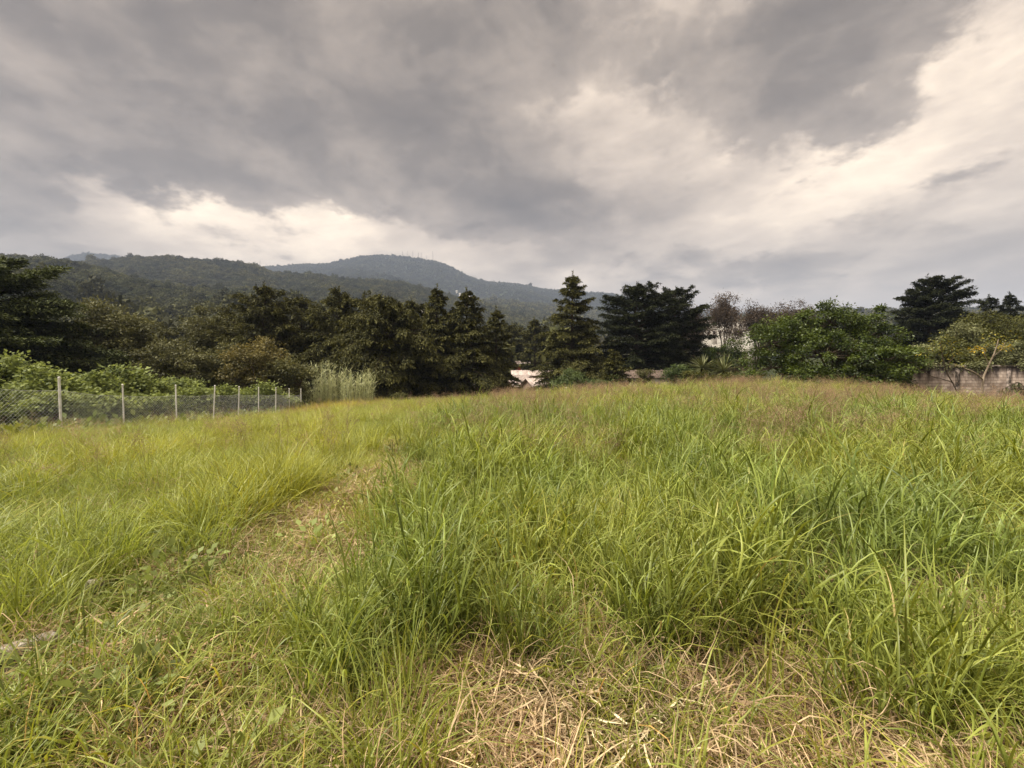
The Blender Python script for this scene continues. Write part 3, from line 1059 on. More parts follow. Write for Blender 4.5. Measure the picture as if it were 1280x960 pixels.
put_conifer(-28, 340, 138, 34, 'broad dark layered conifer at the left edge with sweeping boughs', 201, 'cedar', 'cedar_tree', nb=150, base=.10, rise=.22, droop=.40, dome=.6, hang=.2, leaf=.30, dens=1.0, irregular=.12)
put_conifer(330, 361, 92, 50, 'dark cypress with a single spire, left end of the cypress row', 202, hang=.6, nb=95, base=.15, rise=.30, droop=.35, shape=.85, leaf=.30)
put_conifer(285, 388, 45, 56, 'lower spreading cypress at the far left of the cypress row', 215, hang=.6, nb=70, base=.15, rise=.30, droop=.35, shape=.5, leaf=.30)
put_conifer(378, 376, 64, 54, 'flat topped cypress between the two left spires', 203, hang=.6, nb=75, base=.15, rise=.35, droop=.35, shape=.6, leaf=.30)
put_conifer(424, 366, 88, 52, 'cypress with a pointed tip, second spire from the left', 204, hang=.6, nb=95, base=.15, rise=.28, droop=.38, shape=.85, leaf=.30)
put_conifer(484, 377, 70, 47, 'weeping cypress with hanging boughs and bare lower trunk', 205, nb=95, base=.28, rise=.28, droop=.65, dome=.4, leaf=.32, hang=.9)
put_conifer(455, 375, 58, 53, 'broad round topped cypress filling the row left of the weeping cypress', 221, hang=.7, nb=85, base=.18, rise=.3, droop=.5, dome=.5, leaf=.31)
put_conifer(515, 380, 52, 53.5, 'broad round topped cypress between the weeping cypress and the close pair', 222, hang=.8, nb=85, base=.2, rise=.28, droop=.55, dome=.5, leaf=.31)
put_conifer(546, 363, 58, 50, 'tall narrow cypress, left of the close pair', 206, hang=.6, nb=115, base=.13, rise=.25, droop=.40, shape=.95, leaf=.29)
put_conifer(583, 366, 66, 50.5, 'tall cypress, right of the close pair with olive boughs', 207, hang=.6, nb=115, base=.12, rise=.25, droop=.42, shape=.9, leaf=.29)
put_conifer(620, 390, 34, 53, 'smaller cypress leaning on the right side of the close pair', 208, nb=80, base=.1, rise=.2, droop=.42, shape=.7, leaf=.29)
put_conifer(716, 348, 65, 56, 'pyramid shaped cypress standing alone beside the valley gap', 209, nb=125, base=.13, rise=.22, droop=.36, shape=.85, leaf=.30)
put_conifer(797, 360, 56, 58, 'blackish cypress with ragged crown right of the lone pyramid', 210, 'cypress_dark', nb=125, dens=1.2, base=.10, rise=.35, droop=.38, dome=.6, leaf=.30, irregular=.4)
put_conifer(845, 366, 52, 61, 'blackish cypress with upswept tips, right half of the dark pair', 211, 'cypress_dark', nb=125, dens=1.2, base=.08, rise=.38, droop=.38, dome=.5, leaf=.30, irregular=.4)
put_conifer(1160, 350, 64, 60, 'dark spreading cypress beyond the block wall', 212, 'cypress_dark', nb=165, dens=1.35, base=.12, rise=.30, droop=.38, shape=.6, leaf=.30)
put_conifer(1236, 374, 30, 72, 'dark conifer top behind the yellow green trees, left one', 213, 'cypress_dark', nb=70, base=.15, rise=.35, droop=.3, shape=.6, leaf=.32)
put_conifer(1262, 371, 28, 70, 'dark conifer top behind the yellow green trees, middle one', 214, 'cypress_dark', nb=70, base=.15, rise=.4, droop=.3, shape=.6, leaf=.32)
put_conifer(1300, 372, 32, 68, 'dark conifer top at the right edge behind the yellow green trees', 216, 'cypress_dark', nb=70, base=.15, rise=.35, droop=.3, shape=.6, leaf=.32)
put_conifer(772, 443, 22, 42, 'young green cypress in front of the dark pair', 217, nb=60, base=.08, rise=.4, droop=.25, shape=.5, leaf=.20, dens=1.4)
put_conifer(668, 402, 34, 96, 'olive cypress in the gap behind the roofs', 218, nb=80, base=.1, rise=.3, droop=.35, shape=.5, leaf=.42)
put_conifer(640, 408, 30, 110, 'rounded dark cypress farther back in the gap', 219, nb=80, base=.1, rise=.3, droop=.35, dome=.8, leaf=.45)


def put_broad(u, v, hw, Y, label, seed, mat, name='broadleaf_tree', cat='tree', lobes=None, vb=None, bark='bark', **kw):
    """one crown given in the photo's pixels at distance Y"""
    ft = foot_at(u, Y)
    h = height_for(u, v, Y)
    w = hw / F * Y
    r = R(seed)
    cb = kw.pop('cb', .35)
    if lobes is None:
        lobes = []
        k = kw.pop('nl', 4)
        for i in range(k):
            a = i / k * 2 * pi + r.uniform(-.4, .4)
            rad = w * r.uniform(.5, .68)
            cz = h * (cb + (1 - cb) * r.uniform(.35, .6))
            lobes.append((cos(a) * (w - rad), sin(a) * (w - rad) * .8, cz, rad, rad, min(h - cz, h * (1 - cb) * .5)))
        rz_ = h * (1 - cb) * .42
        lobes.append((r.uniform(-.2, .2) * w, 0, h - rz_, w * .55, w * .55, rz_))
    else:
        kw.pop('nl', None)
        L2 = []
        for (lu, lv, lw, lh, ly) in lobes:
            p = at(lu, lv, Y) - ft
            L2.append((p[0], ly, p[2], lw / F * Y, lw / F * Y * .8, lh / F * Y))
        lobes = L2
    tr, cr = broadleaf(r, h, lobes, **kw)
    return plant(name, cat, label, ft, (tr, cr), (M[bark], M[mat]))


put_broad(132, 366, 52, 41, 'tall brownish broadleaf tree right of the layered conifer', 301, 'olive', nclus=90, per=150, leaf=.22, crad=.75, trunk_r=.16, cb=.3)
put_broad(172, 402, 42, 44, 'olive brown tree behind the fence with a flat crown, beside the tallest brownish one', 302, 'olive', nclus=70, per=150, leaf=.22, crad=.7, cb=.25, flat=.4)
put_broad(213, 418, 50, 37, 'spreading dark olive tree in layered tiers behind the middle of the fence', 303, 'olive', nclus=80, per=150, leaf=.2, crad=.7, cb=.15, flat=.35)
put_broad(262, 380, 42, 52, 'greyish olive tree rising behind the spreading tiers', 304, 'olive', nclus=75, per=150, leaf=.24, crad=.75, cb=.3)
put_broad(265, 425, 42, 40, 'low olive thicket tree left of the golden tipped tree', 305, 'olive', nclus=70, per=150, leaf=.2, crad=.65, cb=.1, flat=.4)
put_broad(322, 417, 44, 37, 'golden tipped small tree behind the far fence posts', 306, 'golden', nclus=70, per=150, leaf=.2, crad=.6, cb=.15, tintbias=.0)
put_broad(362, 446, 34, 36, 'dark low shrub between the golden tree and the reeds', 307, 'olive', 'shrub', 'shrub', nclus=50, per=140, leaf=.18, crad=.5, cb=.05)
put_broad(60, 430, 55, 38, 'dark brown thicket under the layered conifer', 308, 'olive', 'shrub', 'shrub', nclus=60, per=150, leaf=.2, crad=.7, cb=.05)

put_broad(1040, 373, 110, 30, 'big round glossy green bush tree left of the block wall', 320, 'bush', lobes=[
    (962, 430, 34, 34, -.3), (988, 424, 36, 30, .2), (1040, 406, 36, 28, .2), (1062, 412, 30, 22, .1), (1085, 424, 34, 26, 0), (1100, 440, 24, 28, -.4), (1020, 445, 52, 34, -.9), (1090, 452, 44, 28, -.9), (1098, 394, 8, 14, 0),
    (1010, 398, 9, 9, .2), (960, 460, 32, 20, -.5), (1108, 457, 16, 18, -.7), (990, 470, 34, 14, -1.4), (1040, 470, 40, 15, -1.6), (1082, 470, 28, 14, -1.5), (1098, 464, 20, 18, -1.0), (1090, 480, 24, 12, -1.4), (1060, 482, 36, 11, -1.6), (1000, 480, 34, 11, -1.5)],
    nclus=380, per=150, leaf=.155, aspect=.55, crad=.40, trunk_r=.10, fork=.2, flat=.6, shell=.6, up=.5)

for (u, v, hw, Y, sd_, lab) in ((868, 378, 14, 92, 331, 'thin brown tree just right of the dark cypress pair'), (905, 366, 26, 95, 332, 'tallest airy brown tree over the white buildings'),
                                (948, 380, 24, 98, 333, 'airy brown tree with a rounded top right of the tallest airy one'), (978, 377, 22, 100, 334, 'brown feathery tree behind the left shoulder of the green bush'), (1003, 374, 20, 104, 335, 'brown feathery tree farthest right behind the green bush')):
    put_broad(u, v, hw, Y, lab, sd_, 'euca', 'eucalyptus_tree', nclus=75, per=130, leaf=.42, aspect=.32, crad=1.0, trunk_r=.22, fork=.4, cb=.45, flat=.9, shell=.35)

put_broad(1232, 390, 40, 46, 'yellow green tree crown above the wall, left one', 341, 'yellowgreen', nclus=80, per=150, leaf=.2, crad=.7, cb=.3, flat=.5)
put_broad(1292, 392, 40, 48, 'yellow green tree crown above the wall at the right edge', 342, 'yellowgreen', nclus=80, per=150, leaf=.2, crad=.7, cb=.3, flat=.5)
put_broad(1166, 424, 34, 35, 'pale leafy scrub heap behind the left end of the wall', 343, 'scrub', 'shrub', 'shrub', nclus=80, per=110, leaf=.19, crad=.5, cb=.05, flat=.5)
put_broad(1204, 400, 26, 37, 'tall pale scrub sprawling upward behind the wall', 344, 'scrub', 'shrub', 'shrub', nclus=70, per=110, leaf=.19, crad=.5, cb=.1, flat=.5)
put_broad(1252, 425, 48, 36, 'wide pale grey green scrub behind the right part of the wall', 345, 'scrub', 'shrub', 'shrub', nclus=90, per=110, leaf=.19, crad=.5, cb=.05, flat=.5)
put_broad(1190, 418, 40, 34, 'green scrub mound between the pale scrubs behind the wall', 346, 'yellowgreen', 'shrub', 'shrub', nclus=80, per=120, leaf=.18, crad=.5, cb=.05, flat=.5)

put_broad(718, 463, 34, 40, 'rounded green bush at the field edge in front of the lone pyramid cypress', 351, 'round_bush', 'shrub', 'shrub', nclus=100, per=140, leaf=.15, crad=.4, cb=.0, aspect=.5)
put_broad(752, 470, 22, 41, 'smaller green bush beside the rounded one', 352, 'round_bush', 'shrub', 'shrub', nclus=60, per=130, leaf=.15, crad=.35, cb=.0)
put_broad(806, 457, 12, 40, 'slim dark shrub in front of the bungalow', 353, 'olive', 'shrub', 'shrub', nclus=40, per=110, leaf=.13, crad=.28, cb=.05)
put_broad(850, 454, 22, 38, 'round dark shrub right of the bungalow', 354, 'round_bush', 'shrub', 'shrub', nclus=70, per=130, leaf=.14, crad=.35, cb=.0, tintbias=-.15)
put_broad(872, 464, 20, 36, 'light green low shrub below the left yucca', 355, 'yellowgreen', 'shrub', 'shrub', nclus=50, per=130, leaf=.14, crad=.32, cb=.0)
put_broad(905, 467, 24, 35, 'light green low shrub below the right yucca', 356, 'yellowgreen', 'shrub', 'shrub', nclus=50, per=130, leaf=.14, crad=.32, cb=.0)
put_broad(936, 462, 24, 34, 'dull green shrub under the left side of the big bush', 357, 'round_bush', 'shrub', 'shrub', nclus=50, per=130, leaf=.14, crad=.32, cb=.0)
put_broad(888, 428, 14, 58, 'small dark tree between the two little white roofs, left one', 358, 'bush', nclus=40, per=110, leaf=.2, crad=.5, cb=.4, tintbias=-.15)
put_broad(918, 424, 16, 56, 'small dark tree between the two little white roofs, right one', 359, 'bush', nclus=40, per=110, leaf=.2, crad=.5, cb=.4, tintbias=-.15)
put_broad(500, 490, 12, 38, 'tiny brown weed bush in front of the cypress row', 360, 'olive', 'shrub', 'shrub', nclus=20, per=70, leaf=.12, crad=.22, cb=.0)
put_broad(775, 470, 20, 44, 'dark shrub left of the bungalow wall', 361, 'olive', 'shrub', 'shrub', nclus=40, per=120, leaf=.15, crad=.35, cb=.0)

# leafy shrubs crowding behind the fence
for i, (u, v, hw, Y, lab) in enumerate((
        (-70, 436, 70, 21, 'tall leafy shrub mound beyond the left edge behind the fence'),
        (10, 440, 58, 21, 'tallest leafy green shrub mound at the left edge behind the fence'),
        (66, 456, 40, 20, 'leafy green shrub rising just left above the nearest fence post'),
        (112, 462, 38, 22, 'leafy shrub between the first two fence posts'),
        (160, 455, 34, 24, 'upright leafy shrub just right of the second fence post'),
        (40, 488, 60, 17.6, 'low pale leafy mound close behind the fence at the left edge'),
        (118, 494, 44, 20, 'low pale leafy mound close behind the fence at the second post'),
        (178, 492, 36, 23, 'low grey green leafy mound left of the third post'),
        (196, 476, 30, 27, 'green leafy shrub behind the third fence post'),
        (238, 484, 30, 27, 'green leafy shrub left of the fourth fence post'),
        (272, 486, 26, 30, 'small leafy shrub behind the fourth and fifth posts'),
        (300, 488, 24, 32, 'small leafy shrub among the middle posts'),
        (330, 482, 22, 31, 'bright leafy shrub in front of the far fence posts'),
        (352, 492, 18, 33, 'small bright leafy shrub at the far end of the fence'),
        (225, 470, 34, 32, 'darker leafy shrub deeper behind the middle of the fence'))):
    put_broad(u, v, hw, Y, lab, 400 + i, 'broad', 'leafy_shrub', 'shrub', nclus=100, per=90, leaf=.17, aspect=.75, crad=.42, cb=.0, flat=.55, trunk_r=.05, up=1.2)


# reeds
def reed_clump(u, v, hw, Y, label, seed, n=70):
    ft = foot_at(u, Y); h = height_for(u, v, Y); w = hw / F * Y
    r = R(seed)
    st, lv = MB(), MB()
    for i in range(n):
        a = r.uniform(0, 6.28); q = r.uniform(0, 1) ** .5
        b0 = np.array([cos(a) * w * .7 * q, sin(a) * w * .5 * q, -.2])
        hh = h * r.uniform(.6, 1.03)
        lean = np.array([cos(a), sin(a) * .6, 0]) * r.uniform(0, .22) * hh * q + r.normal(0, .05, 3) * hh
        lean[2] = 0
        s = np.linspace(0, 1, 6)[:, None]
        path = b0 + np.array([0, 0, 1]) * hh * s + lean * s ** 2
        st.tube(path, .014 * (1.1 - s[:, 0] * .6), 4, r.uniform(.3, 1), cap=False)
        m = 15
        k = r.uniform(.2, 1, m)
        P = b0 + np.array([0, 0, 1]) * hh * k[:, None] + lean * (k ** 2)[:, None]
        az = r.uniform(0, 6.28, m)
        ln = r.uniform(.35, .75, m)
        qq = np.linspace(0, 1, 5)
        pitch = r.uniform(.7, 1.25, m)
        hor = np.c_[np.cos(az), np.sin(az), np.zeros(m)]
        paths = P[:, None, :] + hor[:, None, :] * (np.cos(pitch) * ln)[:, None, None] * qq[None, :, None]
        paths[:, :, 2] += (np.sin(pitch) * ln)[:, None] * (qq - .45 * qq ** 2)[None, :]
        wd = .03 * np.sin(np.clip(qq * .9 + .12, 0, 1) * pi)[None, :] * r.uniform(.7, 1.3, m)[:, None]
        side = np.c_[-np.sin(az), np.cos(az), np.zeros(m)]
        t = np.clip(r.normal(.45, .25, m), 0, 1)
        lv.ribbons(paths, wd, side, t, np.clip(t + .2, 0, 1))
    return plant('reed_clump', 'reeds', label, ft, (st, lv), (M['reed'], M['reed']), ('stem', 'foliage'))


reed_clump(412, 450, 26, 37, 'grey green giant reed clump, left and taller of the two', 451, 80)
reed_clump(447, 459, 27, 36, 'straw tipped giant reed clump, right of the two', 452, 90)
reed_clump(392, 470, 12, 38, 'thin reed clump at the end of the fence', 453, 22)


# yuccas
def yucca(u, v, hw, Y, label, seed):
    ft = foot_at(u, Y); h = height_for(u, v, Y)
    r = R(seed)
    ln0 = hw / F * Y * 1.05
    tr, lv = MB(), MB()
    ct = np.array([0, 0, max(.3, h - ln0)])
    tr.tube([[0, 0, -.3], [.02, 0, ct[2] * .5], ct], [.14, .12, .11], 7)
    n = 130
    d = rand_unit(r, n); d[:, 2] = d[:, 2] * .8 + .25
    d = unit(d)
    q = np.linspace(0, 1, 4)
    ln = ln0 * r.uniform(.8, 1.08, n)
    paths = ct + d[:, None, :] * (.06 + ln[:, None, None] * q[None, :, None])
    paths[:, :, 2] -= (.10 * ln)[:, None] * (q ** 2)[None, :]
    wd = .075 * np.array([.7, 1, .75, .05])[None, :] * np.ones((n, 1))
    side = unit(np.cross(d, np.array([0, 0, 1.0])))
    t = np.clip(r.normal(.5, .2, n) + .3 * d[:, 2], 0, 1)
    lv.ribbons(paths, wd, side, t, np.clip(t + .1, 0, 1))
    plant('yucca', 'yucca', label, ft, (tr, lv), (M['bark'], M['yucca']), ('trunk', 'rosette'))


yucca(878, 438, 21, 37, 'spiky yucca rosette, left of the two beside the big bush', 461)
yucca(905, 438, 24, 36, 'spiky yucca rosette, right of the two beside the big bush', 462)


# ------------------------------------------------------------------ block wall on the right
def wall_mat():
    m, nt, out = new_mat('weathered block wall')
    N, L = nt.nodes.new, nt.links.new
    tc = N('ShaderNodeTexCoord')
    mp = N('ShaderNodeMapping'); mp.inputs['Rotation'].default_value = (radians(-90), 0, 0)
    L(tc.outputs['Object'], mp.inputs[0])
    br = N('ShaderNodeTexBrick')
    br.inputs['Scale'].default_value = 1.0
    br.inputs['Brick Width'].default_value = .40; br.inputs['Row Height'].default_value = .20
    br.inputs['Mortar Size'].default_value = .014; br.inputs['Bias'].default_value = 0
    br.inputs['Color1'].default_value = (.21, .175, .15, 1); br.inputs['Color2'].default_value = (.33, .28, .245, 1)
    br.inputs['Mortar'].default_value = (.17, .13, .11, 1)
    L(mp.outputs[0], br.inputs['Vector'])
    n = N('ShaderNodeTexNoise'); n.inputs['Scale'].default_value = 1.6; n.inputs['Detail'].default_value = 9
    L(tc.outputs['Object'], n.inputs['Vector'])
    r = N('ShaderNodeValToRGB')
    r.color_ramp.elements[0].position = .35; r.color_ramp.elements[0].color = (.45, .40, .38, 1)
    r.color_ramp.elements[1].position = .62; r.color_ramp.elements[1].color = (1.15, 1.12, 1.08, 1)
    L(n.outputs['Fac'], r.inputs[0])
    mx = N('ShaderNodeMix'); mx.data_type = 'RGBA'; mx.blend_type = 'MULTIPLY'; mx.inputs['Factor'].default_value = .8
    L(br.outputs['Color'], mx.inputs[6]); L(r.outputs[0], mx.inputs[7])
    # black algae streaks running down from the coping
    mp2 = N('ShaderNodeMapping'); mp2.inputs['Scale'].default_value = (1.6, 1, .22)
    L(tc.outputs['Object'], mp2.inputs[0])
    n2 = N('ShaderNodeTexNoise'); n2.inputs['Scale'].default_value = 2.0; n2.inputs['Detail'].default_value = 5
    L(mp2.outputs[0], n2.inputs['Vector'])
    sp = N('ShaderNodeSeparateXYZ'); L(tc.outputs['Object'], sp.inputs[0])
    mr = N('ShaderNodeMapRange'); mr.inputs['From Min'].default_value = 1.55; mr.inputs['From Max'].default_value = 2.72
    L(sp.outputs['Z'], mr.inputs['Value'])
    ad = N('ShaderNodeMath'); ad.operation = 'MULTIPLY_ADD'; ad.inputs[1].default_value = .55; ad.inputs[2].default_value = -.12
    L(mr.outputs[0], ad.inputs[0])
    ad2 = N('ShaderNodeMath'); ad2.operation = 'ADD'; L(n2.outputs['Fac'], ad2.inputs[0]); L(ad.outputs[0], ad2.inputs[1])
    r2 = N('ShaderNodeMapRange'); r2.inputs['From Min'].default_value = .55; r2.inputs['From Max'].default_value = .86
    L(ad2.outputs[0], r2.inputs['Value'])
    mx2 = N('ShaderNodeMix'); mx2.data_type = 'RGBA'
    L(r2.outputs[0], mx2.inputs['Factor']); L(mx.outputs[2], mx2.inputs[6]); mx2.inputs[7].default_value = (.035, .028, .026, 1)
    pr = N('ShaderNodeBsdfPrincipled'); pr.inputs['Roughness'].default_value = .95; pr.inputs['Specular IOR Level'].default_value = .1
    b = N('ShaderNodeBump'); b.inputs['Strength'].default_value = .5; b.inputs['Distance'].default_value = .02
    L(br.outputs['Fac'], b.inputs['Height']); b.invert = True
    L(b.outputs[0], pr.inputs['Normal'])
    L(mx2.outputs[2], pr.inputs['Base Color']); L(pr.outputs[0], out.inputs['Surface'])
    return m


M['block'] = wall_mat()
M['coping'] = solid_mat('mossy coping', (.030, .025, .022), (.30, .25, .22), 3.0, .95, .1, .3, 9, (1, 1, 1), 0, (.42, .66))
WX0, WX1, WY = 24.3, 46.0, 29.0
wz = Gz(29, 29) - .05
wt = thing('block_wall', 'weathered pinkish concrete block wall with black stained top', 'wall', (WX0, WY, wz))
wb = MB()
wb.box(((WX1 - WX0) / 2, 0, .85), (WX1 - WX0, .15, 3.6))
wb.build('wall', M['block'], wt)
for k in range(7):
    pl_ = MB(); pl_.box((1.15 + k * 3.3, -.09, .82), (.26, .06, 3.54)); pl_.build('pilaster', M['coping'], wt)
cp = MB()
rc = R(5)
xx = 0.0
while xx < WX1 - WX0:
    l = rc.uniform(.35, .42)
    cp.box((xx + l / 2, 0, 2.71 + rc.uniform(-.012, .012)), (l - .01, .24, .11), rx=rc.uniform(-.04, .04))
    xx += l
cp.build('coping', M['coping'], wt)


# creeper straggling along the top of the wall
ct = thing('creeper', 'straggling creeper draped along the top of the block wall', 'creeper', (WX0, WY, wz + 2.7))
r = R(66)
lv, st = MB(), MB()
for i in range(46):
    x0 = r.uniform(.5, WX1 - WX0 - 4)
    w_ = r.uniform(.2, .7)
    n = int(70 * w_ / .4)
    dep = r.uniform(.08, .55)
    P = np.c_[x0 + r.normal(0, w_ * .5, n), r.normal(-.10, .10, n), .12 + r.normal(0, .09, n)]
    hang_ = r.uniform(0, 1, n) < .45
    P[hang_, 1] = -.16 + r.normal(0, .035, hang_.sum()); P[hang_, 2] = .05 - dep * r.uniform(0, 1, hang_.sum()) ** 1.6
    Nn = r.normal(0, .4, (n, 3)) + np.array([0, -.6, .8])
    Dl = r.normal(0, .6, (n, 3)); Dl[:, 2] -= .4
    L = r.uniform(.07, .15, n)
    lv.leaves(P, Dl, Nn, L, L * .6, np.clip(r.normal(.4, .2, n), 0, 1))
xs_ = np.linspace(.3, WX1 - WX0 - 4, 60)
st.tube(np.c_[xs_, -.13 + .03 * np.sin(xs_ * 3), .10 + .05 * np.sin(xs_ * 2.1 + 1)], .012, 5)
st.build('stem', M['bark'], ct); lv.build('foliage', M['scrub'], ct)


# small bent trees in front of the wall
def branch_tree(name, label, foot, limbs, leaf_ends, seed, bark, leafm, nleaf=26, leaf=.16):
    t = thing(name, label, 'tree', foot)
    r = R(seed)
    b = MB()
    for (pts, r0, r1) in limbs:
        pts = np.array(pts, float)
        s = np.linspace(0, 1, len(pts)); ss = np.linspace(0, 1, 12)
        p = np.stack([np.interp(ss, s, pts[:, i]) for i in range(3)], -1)
        for _ in range(2):
            p[1:-1] = (p[:-2] + 2 * p[1:-1] + p[2:]) / 4
        p[1:-1] += r.normal(0, .012, (10, 3))
        b.tube(p, np.linspace(r0, r1, 12) * .78, 6)
    b.build('trunk', M[bark], t)
    lv = MB()
    for (c, rad, tb) in leaf_ends:
        n = nleaf
        g = r.normal(0, 1, (n, 3)) * rad * np.array([1, .8, .5])
        P = np.array(c) + g * .6
        Dl = unit(g) + r.normal(0, .3, (n, 3)); Dl[:, 2] -= .3
        Nn = r.normal(0, .4, (n, 3)); Nn[:, 2] += 1
        L = leaf * r.uniform(.7, 1.3, n)
        lv.leaves(P, Dl, Nn, L, L * .45, np.clip(r.normal(tb, .15, n), 0, 1))
    lv.build('crown', M[leafm], t)
    return t


def rel(u, v, Y, ft, dy=0.0):
    p = at(u, v, Y + dy) - ft
    return tuple(p)


Yb = 27.2
ft = foot_at(1228, Yb)
branch_tree('bent_tree', 'small pale trunked tree forking in front of the wall with yellow leaves', ft,
            [([(0, 0, -.2), rel(1227, 478, Yb, ft), rel(1229, 472, Yb, ft), rel(1234, 462, Yb, ft), rel(1240, 447, Yb, ft), rel(1246, 434, Yb, ft), rel(1248, 424, Yb, ft)], .09, .03),
             ([rel(1228, 474, Yb, ft), rel(1221, 467, Yb, ft, -.2), rel(1211, 462, Yb, ft, -.3), rel(1200, 458, Yb, ft, -.3), rel(1192, 455, Yb, ft, -.2)], .055, .03),
             ([rel(1241, 446, Yb, ft), rel(1252, 437, Yb, ft, .2), rel(1256, 428, Yb, ft, .2)], .03, .012),
             ([rel(1236, 456, Yb, ft), rel(1231, 444, Yb, ft, -.1), rel(1229, 432, Yb, ft, -.1)], .03, .012)],
            [(rel(1222, 437, Yb, ft), .35, .9), (rel(1255, 434, Yb, ft), .28, .9), (rel(1247, 424, Yb, ft), .5, .15), (rel(1230, 428, Yb, ft), .45, .12), (rel(1260, 426, Yb, ft), .45, .2), (rel(1194, 453, Yb, ft), .4, .15), (rel(1240, 418, Yb, ft), .4, .1)],
            71, 'pale_bark', 'yellow_leaf', 34)
Yb = 26.4
ft = foot_at(1201, Yb)
branch_tree('bent_tree', 'small dark bare stemmed tree curving left in front of the wall', ft,
            [([(0, 0, -.2), rel(1198, 486, Yb, ft), rel(1191, 479, Yb, ft), rel(1184, 470, Yb, ft), rel(1182, 458, Yb, ft), rel(1178, 447, Yb, ft), rel(1175, 436, Yb, ft), rel(1176, 425, Yb, ft)], .05, .02),
             ([rel(1190, 478, Yb, ft), rel(1180, 474, Yb, ft, -.2), rel(1168, 472, Yb, ft, -.3), rel(1155, 466, Yb, ft, -.3), rel(1146, 459, Yb, ft, -.2)], .035, .015),
             ([rel(1194, 481, Yb, ft), rel(1197, 473, Yb, ft, .2), rel(1196, 464, Yb, ft, .2)], .03, .012),
             ([rel(1184, 455, Yb, ft), rel(1192, 447, Yb, ft, .1), rel(1189, 435, Yb, ft, .1)], .03, .012)],
            [(rel(1175, 424, Yb, ft), .5, .12), (rel(1168, 434, Yb, ft), .5, .1), (rel(1188, 430, Yb, ft), .5, .14), (rel(1190, 440, Yb, ft), .4, .16), (rel(1160, 442, Yb, ft), .4, .12)],
            72, 'bark', 'yellow_leaf', 30)

# dark drooping frond at the right edge
Yb = 25.6
ft = foot_at(1287, Yb)
t = thing('drooping_plant', 'dark arching frond drooping over the grass at the foot of the wall', 'plant', ft)
r = R(81)
st, lv = MB(), MB()
for (ue, ve, um, vm) in ((1250, 488, 1264, 480.5), (1256, 492, 1268, 484), (1315, 488, 1302, 481), (1262, 482, 1274, 476)):
    pts = np.array([(0, 0, -.2), rel(1284, 488, Yb, ft), rel(um, vm, Yb, ft, -.2), rel(ue, ve, Yb, ft, -.3)])
    s = np.linspace(0, 1, 4); ss = np.linspace(0, 1, 14)
    p = np.stack([np.interp(ss, s, pts[:, i]) for i in range(3)], -1)
    for _ in range(3):
        p[1:-1] = (p[:-2] + 2 * p[1:-1] + p[2:]) / 4
    st.tube(p, np.linspace(.03, .012, 14), 5)
    n = 60
    k = r.uniform(.25, 1, n)
    P = np.stack([np.interp(k, ss, p[:, i]) for i in range(3)], -1)
    Dl = r.normal(0, .35, (n, 3)); Dl[:, 2] -= 1
    lv.leaves(P, Dl, rand_unit(r, n), .32, .05, r.uniform(0, .3, n))
st.build('stem', M['bark'], t); lv.build('frond', M['yucca'], t)

# ------------------------------------------------------------------ chain link fence on the left
FX = [(-15.2, 7.4), (-14.95, 9.8), (-14.8, 12.2), (-14.66, 14.6), (-14.7, 17), (-14.5, 19.4), (-14.56, 21.8), (-14.8, 24.2), (-15.05, 26.6), (-15.3, 29), (-15.6, 31.4), (-15.9, 33.8)]
TOPV = {3: 472, 4: 481, 5: 482, 6: 482.5, 7: 483.5, 8: 484.5, 9: 485, 10: 486, 11: 486.5}
ft = np.array([FX[0][0], FX[0][1], Gz(*FX[0])])
fence = thing('chain_link_fence', 'chain link fence on slim pale galvanised posts running along the left of the field', 'fence', ft)
posts = []
rf_ = R(9)
for i, (x, y) in enumerate(FX):
    g = Gz(x, y)
    top = EYE + (VH - TOPV[i]) / F * y if i in TOPV else 1.16 + (14.6 - y) * .11
    lean = rf_.normal(0, .032, 2)
    if i == 3:
        lean = np.array([-.05, 0])
    b = MB()
    p0 = np.array([x, y, g - .4]) - ft; p1 = np.array([x + lean[0] * 2, y + lean[1] * 2, top]) - ft
    b.tube([p0, p0 * .5 + p1 * .5, p1], .036 if i == 3 else .027, 10)
    b.tube([p1, p1 + np.array([0, 0, .03])], [.040, .022], 10)
    b.build('post', M['galv'], fence)
    posts.append((x, y, g, top))
b = MB()
for i in range(len(posts) - 1):
    (x0, y0, g0, t0), (x1, y1, g1, t1) = posts[i], posts[i + 1]
    ln = math.hypot(x1 - x0, y1 - y0)
    cell = .11
    n = int(ln / cell)
    frac_top = .80
    m = 15

    def pt(a, c):
        """a along the bay, c up the mesh"""
        a_ = np.clip(a / n, 0, 1)
        x = x0 + (x1 - x0) * a_; y = y0 + (y1 - y0) * a_
        g = G(x, y) + .05
        tp = t0 + (t1 - t0) * a_ - .42 * (1.0) - .06 * np.sin(a_ * pi)
        return np.stack([x, y, g + (tp - g) * c / m], -1) - ft
    for k in range(-m, n):
        # wires one way and the other across the bay
        for sgn in (1, -1):
            c = np.arange(0, m + 1, 1.0)
            a = k + c if sgn > 0 else k + m - c
            ok = (a >= 0) & (a <= n)
            if ok.sum() < 2:
                continue
            P = pt(a[ok], c[ok])
            P[:, 0] += .003 * sgn
            b.tube(P[[0, len(P) // 2, -1]] if len(P) > 2 else P, .0018, 3, cap=False)
    for c in (0, m):
        b.tube(pt(np.linspace(0, n, 9), np.full(9, float(c))), .004, 4, cap=False)
b.build('chain_link', M['wire'], fence)

